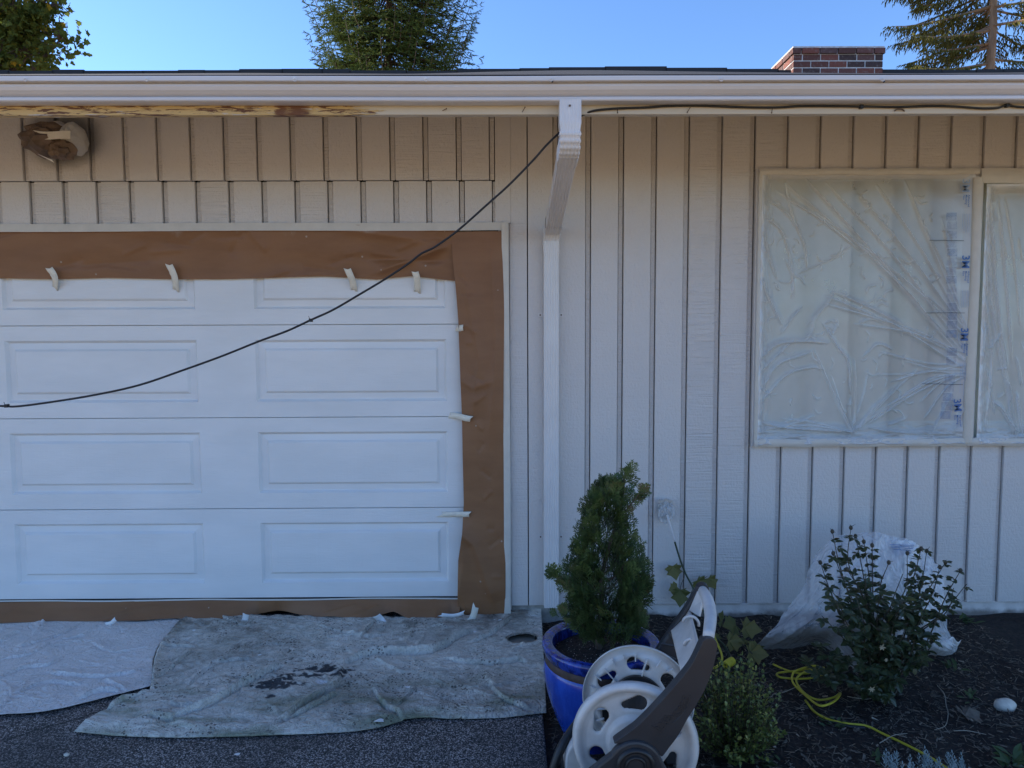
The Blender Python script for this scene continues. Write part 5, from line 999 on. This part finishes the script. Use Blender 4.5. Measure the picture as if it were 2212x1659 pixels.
# boxwood
bc = G(1585, 1622, 0); bc[2] = float(soil_z(bc[0], bc[1])); bx_ = thing('boxwood_shrub', 'small round boxwood with tiny yellow green leaves right of the hose reel', 'shrub', bc)
fo = MB(); st = MB(); rs = random.Random(31)
for k in range(150):
    ph = rs.uniform(0, 6.28); el = rs.uniform(0.25, 1.45); R = rs.uniform(0.17, 0.24)*(0.9+0.35*math.sin(el)); tip = bc+np.array([R*math.cos(ph)*math.cos(el)*0.95, R*math.sin(ph)*math.cos(el)*0.9, R*math.sin(el)*1.35+0.02])
    if k < 8: tip = np.array(P(*[(1560, 1440), (1572, 1448), (1548, 1452), (1640, 1490), (1656, 1515), (1530, 1470), (1600, 1468), (1620, 1480)][k], bc[1]+rs.uniform(-.05, .05)))
    q = spline([bc+np.array([rs.gauss(0, .01), rs.gauss(0, .01), 0]), (bc*0.5+tip*0.5)+np.array([0.02*math.cos(ph), 0.02*math.sin(ph), -0.01]), tip], 16); st.tube(q, np.linspace(0.003, 0.001, len(q)), 5)
    for i in range(4, len(q)):
        for s in range(2):
            d = (q[i]-q[i-1])/np.linalg.norm(q[i]-q[i-1])*0.6+rdir(rs, 0.1)*0.55; young = i > len(q)-4
            leaf(fo, q[i]+np.array([rs.gauss(0, .003)]*3), d, np.array([rs.gauss(0, .3), rs.gauss(0, .3), 1.0]), rs.uniform(.014, .023), rs.uniform(.009, .014), min(1, max(0, rs.gauss(0.70 if young else 0.42, 0.2))))
st.build('stem', M['rosestem'], bx_); fo.build('foliage', M['boxleaf'], bx_, fixn=False)
# rose bush
rb = G(1905, 1492, 0); rb[2] = float(soil_z(rb[0], rb[1])); rose = thing('rose_bush', 'leafy rose bush with bare thorny tips growing before the heap of clear plastic', 'rose bush', rb)
fo = MB(); st = MB(); hp = MB(); rs = random.Random(77)
tips = [(1798, 1148, -.80), (1838, 1140, -.78), (1848, 1158, -.76), (1866, 1170, -.80), (1884, 1178, -.84), (1772, 1215, -.85), (1800, 1195, -.9), (1920, 1215, -.85), (1960, 1195, -.8), (1990, 1185, -.78), (2002, 1190, -.74), (2030, 1225, -.74), (2042, 1215, -.76), (2075, 1232, -.80), (2088, 1262, -.82), (2060, 1270, -.86), (1830, 1230, -.9), (1870, 1240, -.92), (1950, 1240, -.92), (1985, 1250, -.9), (2015, 1260, -.9), (1780, 1255, -.95), (1800, 1290, -1.0), (1850, 1290, -1.02), (1900, 1290, -1.0), (1950, 1300, -1.0), (2000, 1310, -.98), (1775, 1330, -1.0), (1960, 1345, -1.05), (1880, 1345, -1.08), (1820, 1370, -1.08), (1930, 1390, -1.1), (2010, 1370, -1.0), (1760, 1400, -1.05), (1800, 1425, -1.1), (1870, 1440, -1.14), (1920, 1460, -1.14), (1980, 1430, -1.1), (1850, 1480, -1.14), (1900, 1500, -1.16), (1740, 1440, -1.0), (1775, 1465, -1.08)]
def compound(p, d, size, r):
    d = d/np.linalg.norm(d); up = np.array([0, -0.25, 1.0]); s = np.cross(d, up); s /= np.linalg.norm(s); pet = size*0.55; st.tube([p, p+d*pet*1.1], 0.0009, 4)
    for t, sg in ((0.45, 1), (0.45, -1), (0.85, 1), (0.85, -1)): leaf(fo, p+d*pet*t, d*0.5+s*sg+np.array([0, 0, rs.uniform(-.2, .3)]), up+0.3*rdir(rs), size*rs.uniform(.55, .8), size*rs.uniform(.34, .48), r+rs.uniform(-.1, .1), 0.3)
    leaf(fo, p+d*pet, d+np.array([0, 0, -.2]), up, size*rs.uniform(.75, 1), size*.52, r, 0.3)
for k, (px, py, Y) in enumerate(tips):
    tip = P(px, py, Y-0.0); b0 = rb+np.array([rs.gauss(0, .045), rs.gauss(0, .03), 0]); m1 = b0*0.6+tip*0.4+np.array([rs.gauss(0, .03), rs.gauss(0, .03), rs.uniform(0, .05)]); m2 = b0*0.25+tip*0.75+np.array([rs.gauss(0, .018), rs.gauss(0, .02), rs.uniform(-.01, .03)])
    q = spline([b0, m1, m2, tip], 30); st.tube(q, np.linspace(0.0048 if py < 1290 else 0.0035, 0.0016, len(q)), 6)
    for i in range(6, len(q)):
        f = i/len(q); high = py < 1290
        pr = (0.75 if f < 0.9 else 0.35) if high else 0.8
        if q[i][2] < rb[2]+0.05: continue
        if rs.random() < pr*0.72:
            d = rdir(rs, 0.15); d[1] -= 0.35; compound(q[i], d, rs.uniform(.030, .055)*(0.85 if high and f > .75 else 1.1), min(1, max(0, rs.gauss(0.42, 0.2))))
    if py < 1236:
        hp = MB(); n = q[-1]; hp.add(*(lambda bm: (np.array([v.co[:] for v in bm.verts])*0.009*np.array([1, 1, 1.3])+n, [tuple(v.index for v in f.verts) for f in bm.faces]))((lambda bm: (bmesh.ops.create_icosphere(bm, subdivisions=2, radius=1), bm)[1])(bmesh.new())), 0.5)
        for j in range(4): ribbon(hp, n+np.array([0, 0, .005]), n+rdir(rs, .6)*0.012, .002, .0006, np.array([0, -1., 0]), .6)
        hp.build('rose_hip', M['rosestem'], rose)
st.build('stem', M['rosestem'], rose, smooth=True); fo.build('foliage', M['roseleaf'], rose, fixn=False)
for px, py, Y, s in ((1883, 1489, -1.20, .016), (1905, 1398, -1.12, .016), (1914, 1425, -1.12, .011)):
    c = P(px, py, Y); fl = MB()
    for j in range(6):
        a = j*1.047+rs.uniform(-.2, .2); d = np.array([math.cos(a), -0.35, math.sin(a)]); leaf(fl, c, d, np.array([0, -1., .1]), s*rs.uniform(.8, 1.2), s*.36, rs.random(), .1)
    fl.build('dry_flower', M['sepal'], rose)
# vine stems with lobed leaves against the wall
def lobed(mb, c, d, up, S, r):
    d = d/np.linalg.norm(d); up = up-d*(up@d); up /= np.linalg.norm(up); s = np.cross(d, up); pts = [(0, 0), (-.16, .38), (-.05, .30), (.1, .62), (.34, .40), (.5, .60), (.62, .30), (1.0, 0), (.62, -.30), (.5, -.60), (.34, -.40), (.1, -.62), (-.05, -.30), (-.16, -.38)]
    V = [c]+[c+d*S*(a-0.05)+s*S*w_+up*S*(0.12*math.sin(6*a+9*w_)-0.10*abs(w_)) for a, w_ in pts]; mb.add(V, [(0, i, i+1) for i in range(1, len(pts))]+[(0, len(pts), 1)], r)
vb = P(1482, 1340, -.16); vb[2] = max(vb[2], 0); vn = thing('grape_vine', 'thin dark vine with a few lobed leaves against the siding by the outlet cord', 'vine', vb)
st = MB(); fo = MB(); rs = random.Random(12)
for pts in ([(1484, 1338, -.16), (1478, 1300, -.10), (1470, 1270, -.07), (1478, 1240, -.06), (1455, 1222, -.06)], [(1484, 1338, -.16), (1490, 1290, -.09), (1505, 1260, -.07), (1528, 1245, -.07)], [(1478, 1300, -.10), (1470, 1285, -.1), (1468, 1272, -.1)]): st.tube(spline([P(*p) for p in pts], 24), 0.0018, 5)
for px, py, Y, S, dx, dz in ((1454, 1224, -.07, .085, .2, -1), (1470, 1276, -.11, .10, -.1, -1), (1507, 1255, -.08, .085, .7, -.7), (1531, 1250, -.07, .075, .6, -.9), (1462, 1268, -.1, .06, -1, -.3)): lobed(fo, P(px, py, Y), np.array([dx, -.3, dz]), np.array([rs.uniform(-.4, .4), -1, .35]), S, rs.random())
st.build('stem', M['rosestem'], vn, smooth=True); fo.build('leaf_spray', M['vineleaf'], vn)
vb = G(1570, 1375, .02); vn = thing('grape_vine', 'ground vine with broad lobed leaves on the soil behind the hose reel handle', 'vine', vb); st = MB(); fo = MB()
for pts in ([(1535, 1345), (1560, 1370), (1600, 1390), (1625, 1412)], [(1560, 1370), (1590, 1372), (1615, 1365)], [(1548, 1400), (1575, 1410), (1580, 1430)]): st.tube(spline([G(a, c, 0.035) for a, c in pts], 20), 0.003, 6)
for px, py, z, S in ((1588, 1350, .08, .10), (1608, 1355, .09, .10), (1575, 1385, .05, .09), (1620, 1410, .03, .10), (1560, 1340, .06, .08), (1598, 1378, .04, .09), (1545, 1368, .06, .07), (1637, 1395, .05, .085)): lobed(fo, G(px, py, z), np.array([rs.gauss(0, 1), rs.gauss(-.5, .5), rs.gauss(0, .3)]), np.array([0, -.8, .7]), S, rs.random())
st.build('stem', M['rosestem'], vn, smooth=True); fo.build('leaf_spray', M['vineleaf'], vn)
# silver spiky plant cut by the bottom edge, weeds
def rosette(name, c, n, L, W, m, label, cat, seed, up=(0.2, 1.2), group=None, spread=0.02):
    rs = random.Random(seed); b = MB()
    for k in range(n):
        ph = rs.uniform(0, 6.28); d = np.array([math.cos(ph), math.sin(ph), rs.uniform(*up)]); leaf(b, c+np.array([rs.gauss(0, spread), rs.gauss(0, spread), rs.uniform(0, .01)]), d, np.array([0, 0, 1.])+0.2*rdir(rs), L*rs.uniform(.6, 1.1), W, rs.random(), .3)
    return tag(b.build(name, m, None, base=c, fixn=False), label, cat, group)
def gs(px, py): c = G(px, py, 0.0); c[2] = float(soil_z(c[0], c[1])); return c
c = gs(2000, 1658); b = MB(); rs = random.Random(8)
for k in range(70):
    cc = c+np.array([rs.uniform(-.17, .15), rs.uniform(-.10, .035), 0]); cc[2] = float(soil_z(cc[0], cc[1]))+.004; hgt = rs.uniform(.03, .06)
    for j in range(13):
        t = j/13; d = np.array([math.cos(j*2.4), math.sin(j*2.4), 0.9+t]); leaf(b, cc+np.array([0, 0, hgt*t]), d, np.array([0, 0, 1.]), .020*(1-.4*t), .0045, rs.random(), .2)
tag(b.build('silver_plant', M['silver'], None, base=c, fixn=False), 'low silvery blue spiky leaved plant at the bottom edge of the bed', 'plant')
for i, (px, py, n, L, what) in enumerate(((1800, 1560, 12, .04, 'small weed beside the yellow hose in the middle of the bed'), (1620, 1500, 16, .055, 'leafy weed behind the right side of the boxwood'), (1660, 1640, 14, .045, 'low weed between the boxwood and the silver plant'), (2060, 1440, 10, .05, 'pale weed right of the rose bush base'), (2088, 1345, 12, .06, 'dark broad weed at the foundation right of the plastic'), (2190, 1655, 16, .07, 'bright green weed at the bottom right corner'), (1895, 1640, 12, .035, 'blue green weed just left of the silver plant'), (1640, 1590, 12, .04, 'dark weed under the right side of the boxwood'), (2100, 1500, 9, .045, 'flat weed on the bare mulch left of the pale stone'))):
    rosette('weed', gs(px, py), n, L, L*.38, M['weed'], what, 'weed', 50+i, (0.1, .9), 'weeds in the bed')
# pale stone
c = gs(2170, 1525); pebble('stone', M['stone'], c+(0, 0, .018), (.047, .034, .030), 'rounded pale stone lying on the mulch at the right edge', 'stone', 9)
# mulch, twigs
b = MB(); rs = random.Random(3)
for k in range(8500):
    x = rs.uniform(XE+0.03, 2.75); y = rs.uniform(-1.72, -0.02)
    z = float(soil_z(x, y))+rs.uniform(0.001, 0.010); L = rs.choice((.010, .014, .02, .03, .045))*rs.uniform(.7, 1.3); W = L*rs.uniform(.10, .40) if L < .028 else rs.uniform(.0016, .0036); a = rs.uniform(0, 6.28); ti = rs.gauss(0, .25)
    d = np.array([math.cos(a)*L, math.sin(a)*L, ti*L]); s = np.array([-math.sin(a)*W, math.cos(a)*W, rs.gauss(0, .4)*W]); c = np.array([x, y, z])
    hgt = np.array([0, 0, max(.001, W*.3)]); V = [c-d/2-s/2, c+d/2-s/2*rs.uniform(.2, 1), c+d/2+s/2*rs.uniform(.2, 1), c-d/2+s/2]; V += [v+hgt for v in V]
    b.add(V, [(0, 1, 2, 3), (4, 7, 6, 5), (0, 4, 5, 1), (1, 5, 6, 2), (2, 6, 7, 3), (3, 7, 4, 0)], rs.random()**(1.0 if L > .028 else 1.35)*(0.97 if L > .03 else .98))
o = b.build('mulch', M['mulch'], None, base=(1.4, -.9, 0), fixn=False); o['kind'] = 'stuff'
for i, (pts, what) in enumerate(((((2025, 1478), (2040, 1500), (2044, 1520), (2048, 1545), (2042, 1570), (2018, 1590)), 'long curved pale twig standing out from the mulch below the rose bush'), (((1830, 1505), (1850, 1512), (1880, 1508), (1912, 1488)), 'thin pale twig lying below the rose bush'), (((1690, 1498), (1712, 1490), (1738, 1478)), 'short white twig left of the coiled yellow hose'), (((2060, 1580), (2090, 1586), (2130, 1590)), 'straight pale twig on the mulch left of the stone'), (((1900, 1612), (1930, 1598), (1960, 1590)), 'thin grey twig touching the yellow hose run'))):
    q = spline([gs(*p)+(0, 0, .016+.01*(j % 2)) for j, p in enumerate(pts)], 24); b = MB(); b.tube(q, np.linspace(.0022, .001, len(q)), 5); tag(b.build('twig', M['twig'], None, smooth=True, base=q[0]), what, 'twig', 'pale twigs on the mulch')
b = MB(); rs = random.Random(15); c = gs(2085, 1550)
lobed(b, c+(0, 0, .02), np.array([1, .3, .05]), np.array([0, -.3, 1.]), .09, .5); tag(b.build('dead_leaf', M['mulch'], None, base=c), 'curled brown dead leaf on the mulch below the pale stone', 'leaf')
# yellow hose
hp_ = [(1670, 1428), (1700, 1442), (1735, 1452), (1770, 1448), (1790, 1450), (1745, 1462), (1690, 1460), (1680, 1450), (1720, 1448), (1780, 1445), (1742, 1452), (1720, 1470), (1735, 1498), (1765, 1512), (1800, 1512), (1815, 1500), (1808, 1515), (1790, 1527), (1768, 1528), (1740, 1505), (1714, 1480), (1712, 1462), (1725, 1452), (1765, 1448), (1800, 1470)]
def onsoil(pts, lift): return np.array([np.array([*(G(px, py, .012))[:2], 0])+np.array([0, 0, float(soil_z(*G(px, py, .012)[:2]))+lift]) for px, py in pts])
hq = onsoil(hp_, .012); hq[:, 2] += np.linspace(0, .03, len(hq)); b = MB(); b.tube(spline(hq, 260), .0049, 8)
q2 = onsoil([(1740, 1505), (1760, 1530), (1790, 1548), (1830, 1560), (1872, 1566), (1905, 1580), (1940, 1598), (1975, 1618), (2010, 1638), (2040, 1656), (2075, 1680), (2130, 1712)], .012); 
hose = b.build('yellow_hose', M['yellow'], None, smooth=True, base=hq[0]); tag(hose, 'loosely coiled thin yellow hose beside the rose bush running to the bottom edge', 'hose')
b = MB(); b.tube(spline(q2, 120), .0052, 8); b.build('hose_run', M['yellow'], hose, smooth=True)
b = MB(); b.tube(spline(onsoil([(1775, 1535), (1800, 1552), (1835, 1564), (1868, 1568)], .006), 40), .0075, 8); b.build('hose_shadow', M['black'], hose, smooth=True)  # black tube standing in for the shadow under the hose

# ------------------------------------------------------------------ clear plastic heap
rows = [[(1772, 1188, -.30), (1800, 1162, -.30), (1850, 1152, -.32), (1905, 1158, -.34), (1960, 1166, -.36), (2000, 1192, -.36), (2028, 1232, -.34)],
        [(1752, 1215, -.36), (1795, 1200, -.44), (1850, 1196, -.50), (1905, 1208, -.52), (1960, 1220, -.52), (2010, 1250, -.48), (2040, 1290, -.42)],
        [(1730, 1272, -.44), (1780, 1254, -.56), (1840, 1250, -.64), (1900, 1265, -.62), (1960, 1290, -.62), (2015, 1310, -.56), (2050, 1340, -.46)],
        [(1690, 1332, -.50), (1750, 1322, -.62), (1820, 1312, -.70), (1890, 1330, -.70), (1955, 1350, -.68), (2025, 1360, -.60), (2060, 1375, -.50)],
        [(1655, 1375, -.52), (1722, 1366, -.64), (1795, 1360, -.74), (1870, 1400, -.80), (1950, 1392, -.74), (2040, 1392, -.62), (2066, 1392, -.52)]]
last = [(1627, 1399), (1700, 1398), (1768, 1392), (1853, 1448), (1935, 1420), (2045, 1418), (2070, 1402)]
C = np.array([[P(*p) for p in r] for r in rows]+[[gs(*p)+(0, 0, .012) for p in last]])
nu, nv = 240, 200
C2 = np.array([spline(C[i], 240)[:234] for i in range(len(C))]); C3 = np.array([spline(C2[:, j], 200) for j in range(C2.shape[1])])
N_ = C3.shape; uu, vv = np.meshgrid(np.linspace(0, 1, N_[0]), np.linspace(0, 1, N_[1]), indexing='ij')
dsp = 0.08*(fbm(uu*4+vv*1.5, vv*1.6, 3, 91)-0.5)+0.06*(np.abs(fbm(uu*7+vv*3, vv*2.2, 3, 92)-0.5)*-2+.3)+0.016*(np.abs(fbm(uu*20-vv*8, vv*7, 2, 93)-0.5)*-2+.3)
C3[..., 1] -= dsp*(1-0.75*vv**4); C3[..., 2] += 0.6*dsp*(1-vv**2)+0.018*(fbm(uu*22, uu*0+2, 3, 94)-.5)*(vv > .97); C3[..., 0] += 0.02*(fbm(vv*9, uu*6, 3, 95)-.5)
C3[..., 2] = np.maximum(C3[..., 2], soil_z(C3[..., 0], C3[..., 1])+.004); C3[..., 1] = np.minimum(C3[..., 1], -0.03)
b = MB(); b.grid(C3); tag(b.build('plastic_sheet', M['clear'], None, smooth=True, base=gs(1850, 1400)), 'crumpled heap of clear plastic sheeting slumped against the wall behind the rose bush', 'plastic sheet')
rs = random.Random(44)
cf_ = P(1950, 1186, -.40); pk = crumple('film_package', M['white'], cf_, (.075, .04, .045), .6, 71, None, 4, True, 3.5); tag(pk, 'white and blue printed film scrap crumpled on top of the plastic heap', 'packaging')
b = MB()
for k in range(7):
    a = P(1922+k*2, 1176+k*3.4, -.448); c2 = P(1975-k*1.5, 1178+k*3.6, -.448); b.tube([a, (a+c2)/2+(0, -.004, .002*math.sin(k)), c2], .0014, 5)
b.build('blue_print', M['ink'], pk)
cw = gs(2044, 1412); A = np.array([[cw+np.array([-.05+.10*u+.02*v, -.01+.03*u-.03*v, .015+.085*v*(1-.35*u)+.012*math.sin(9*u+4*v)]) for v in np.linspace(0, 1, 10)] for u in np.linspace(0, 1, 14)]); b = MB(); b.grid(A); tag(b.build('plastic_scrap', M['white'], None, smooth=True, base=cw, solid=.001), 'bright white plastic scrap on the soil at the right foot of the rose bush', 'scrap')

# ------------------------------------------------------------------ trees behind the roof
def twig_needles(fo, p, e, rs, card, wid, n, r0, hang):
    g = NRNG; d0 = (e-p)/(np.linalg.norm(e-p)+1e-9); q = p+(e-p)*((np.arange(n)+g.random(n))/n)[:, None]
    d = d0*.9+g.normal(0, .36, (n, 3))*(1, 1, .8)-np.array([0, 0, hang]); d /= np.linalg.norm(d, axis=1)[:, None]; t = q+d*(card*g.uniform(.55, 1.1, n))[:, None]
    sd = np.cross(d, g.normal(0, 1, (n, 3))); sd /= np.linalg.norm(sd, axis=1)[:, None]+1e-9
    V = np.stack([q-sd*wid*.5, q+sd*wid*.5, t+sd*wid*.12, t-sd*wid*.12], 1).reshape(-1, 3)
    fo.v.append(V); o = fo.n; fo.f.extend([(o+4*i, o+4*i+1, o+4*i+2, o+4*i+3) for i in range(n)]); fo.r.extend(np.clip(r0+g.normal(0, .15, n), 0, 1).tolist()); fo.n += 4*n
NRNG = np.random.default_rng(77)
def conifer(c, H, z0, R, rs, step, per, card, wid, droop, up, hang, rfun, keep=lambda ph: 1.0, dang=.6, dens_=3.6):
    fo, wd = MB(), MB(); z = z0
    wd.tube(spline([np.array([c[0]+0.06*math.sin(2*k), c[1], H*k/6-0.2]) for k in range(7)], 24), np.linspace(R*0.085, 0.03, len(spline([[0, 0, 0]]*7, 24))), 10)
    while z < H-0.2:
        ph0 = rs.uniform(0, 6.28)
        for k in range(per):
            ph = ph0+k*6.283/per+rs.gauss(0, .16); kp = keep(ph)
            if rs.random() > kp: continue
            L = max(.3, rfun(z)*rs.uniform(0.60, 1.12)); s0 = np.array([c[0], c[1], z+rs.gauss(0, step*.12)]); o = np.array([math.cos(ph), math.sin(ph), 0]); sd = np.array([-o[1], o[0], 0])
            q = spline([s0, s0+o*L*.45+np.array([0, 0, -droop*L*.55]), s0+o*L*.8+np.array([0, 0, -droop*L*.75]), s0+o*L+np.array([0, 0, -droop*L*.75+up*L*.35])], 21); wd.tube(q[::3], np.linspace(.035, .008, len(q[::3])), 4, False)
            for i in range(3, len(q)):
                for sg in (1, -1):
                    l = (0.16+0.42*(1-i/len(q)))*rs.uniform(.6, 1.15)*min(1.0, .35+L*.3); e = q[i]+sd*sg*l+o*l*.8+np.array([0, 0, rs.gauss(-hang*.6, .12)*l]); r0 = rs.gauss(.42, .16)
                    twig_needles(fo, q[i], e, rs, card, wid, max(5, int(l/card*dens_)), r0, hang)
                    if rs.random() < dang: twig_needles(fo, q[i], q[i]+np.array([rs.gauss(0, .1), rs.gauss(0, .1), -rs.uniform(.10, .34)]), rs, card, wid, 4, r0-.1, hang)
        z += step*rs.uniform(.8, 1.2)
    return fo, wd
rs = random.Random(101); c = P(838, 100, 20.0)
t = thing('spruce_tree', 'dense dark green spruce standing behind the roof above the garage', 'tree', (c[0], 20, 0))
fo, wd = conifer((c[0], 20.0), 20.0, 6.8, 2.7, rs, .60, 22, .115, .026, 0.36, 1.25, .08, lambda z: 2.75*min(1, (20.5-z)/7.0) if z > 13.5 else 2.75, dang=.55, dens_=8)
wd.build('trunk', M['bark'], t); fo.build('crown', M['spruce'], t, fixn=False)
c = P(2139, 80, 14.0); t = thing('cedar_tree', 'open cedar with drooping olive sprays and bare brown trunk right of the chimney', 'tree', (c[0], 14, 0))
rs = random.Random(55); fo, wd = conifer((c[0], 14.0), 14.5, 5.8, 2.6, rs, .42, 10, .13, .036, 0.18, .05, .75, lambda z: 2.15, lambda ph: 0.30 if math.cos(ph) > 0.15 else (0.12 if math.sin(ph) < -0.55 else 0.9))
wd.build('trunk', M['cedarbark'], t); fo.build('crown', M['cedar'], t, fixn=False)
def broadleaf(name, c, blobs, n, size, mat_, label, seed, trunk):
    rs = random.Random(seed); t = thing(name, label, 'tree', (c[0], c[1], 0)); fo, wd = MB(), MB()
    wd.tube(spline([(c[0], c[1], -.2), (c[0]+.1, c[1], trunk*.5), (c[0], c[1], trunk)], 14), np.linspace(.22, .12, len(spline([[0, 0, 0]]*3, 14))), 10)
    for bc_, br in blobs:
        q = spline([(c[0], c[1], trunk*.8), ((c[0]+bc_[0])/2, (c[1]+bc_[1])/2, (trunk*.8+bc_[2])/2+.2), bc_], 14); wd.tube(q, np.linspace(.08, .015, len(q)), 6)
        for k in range(9):
            d = rdir(rs, .1); d /= np.linalg.norm(d); e = np.array(bc_)+d*br*.85; wd.tube([bc_, (np.array(bc_)+e)/2+(0, 0, .1), e], [.02, .012, .005], 4, False)
        m = int(n*br**2)
        cl = []
        for k in range(max(6, int(26*br**2))):
            d = rdir(rs, 0); d /= np.linalg.norm(d); cl.append(np.array(bc_)+d*br*rs.uniform(.35, 1)**.6)
        for k in range(m):
            p = cl[k % len(cl)]+np.array([rs.gauss(0, .16), rs.gauss(0, .16), rs.gauss(0, .11)]); lobed(fo, p, np.array([rs.gauss(0, 1), rs.gauss(0, 1), rs.gauss(-.7, .5)]), rdir(rs, .8), size*rs.uniform(.6, 1.1), min(1, max(0, rs.gauss(.42, .25))))
    wd.build('trunk', M['bark'], t); fo.build('crown', mat_, t, fixn=False)
Yt = 11.0; B = lambda px, py, r, dy=0: (tuple(P(px, py, Yt)+np.array([0, dy, 0])), r)
broadleaf('maple_tree', P(-60, 300, Yt), [B(30, 20, .75), B(-40, 60, .8, .5), B(75, 60, .42), B(112, 108, .36), B(60, 120, .5), B(0, 110, .7, .3), B(-80, 0, .9), B(-90, 130, .8), B(20, 160, .6), B(108, 12, .42), B(130, 85, .25), B(60, 70, .4), B(-20, -60, .8), B(50, -60, .6), B(-150, 60, .9)], 760, .125, M['maple'], 'broad leaved tree with green and yellowing foliage at the far left above the roof', 61, P(0, 200, Yt)[2])
Yt = 16.0
broadleaf('maple_tree', P(2330, 300, Yt), [B(2230, -10, .45), B(2290, 10, .8), B(2350, -40, .9), B(2330, 60, .7), B(2260, -60, .6)], 420, .13, M['yleaf'], 'yellowing broad leaved tree at the top right corner behind the cedar', 62, P(2300, 200, Yt)[2])
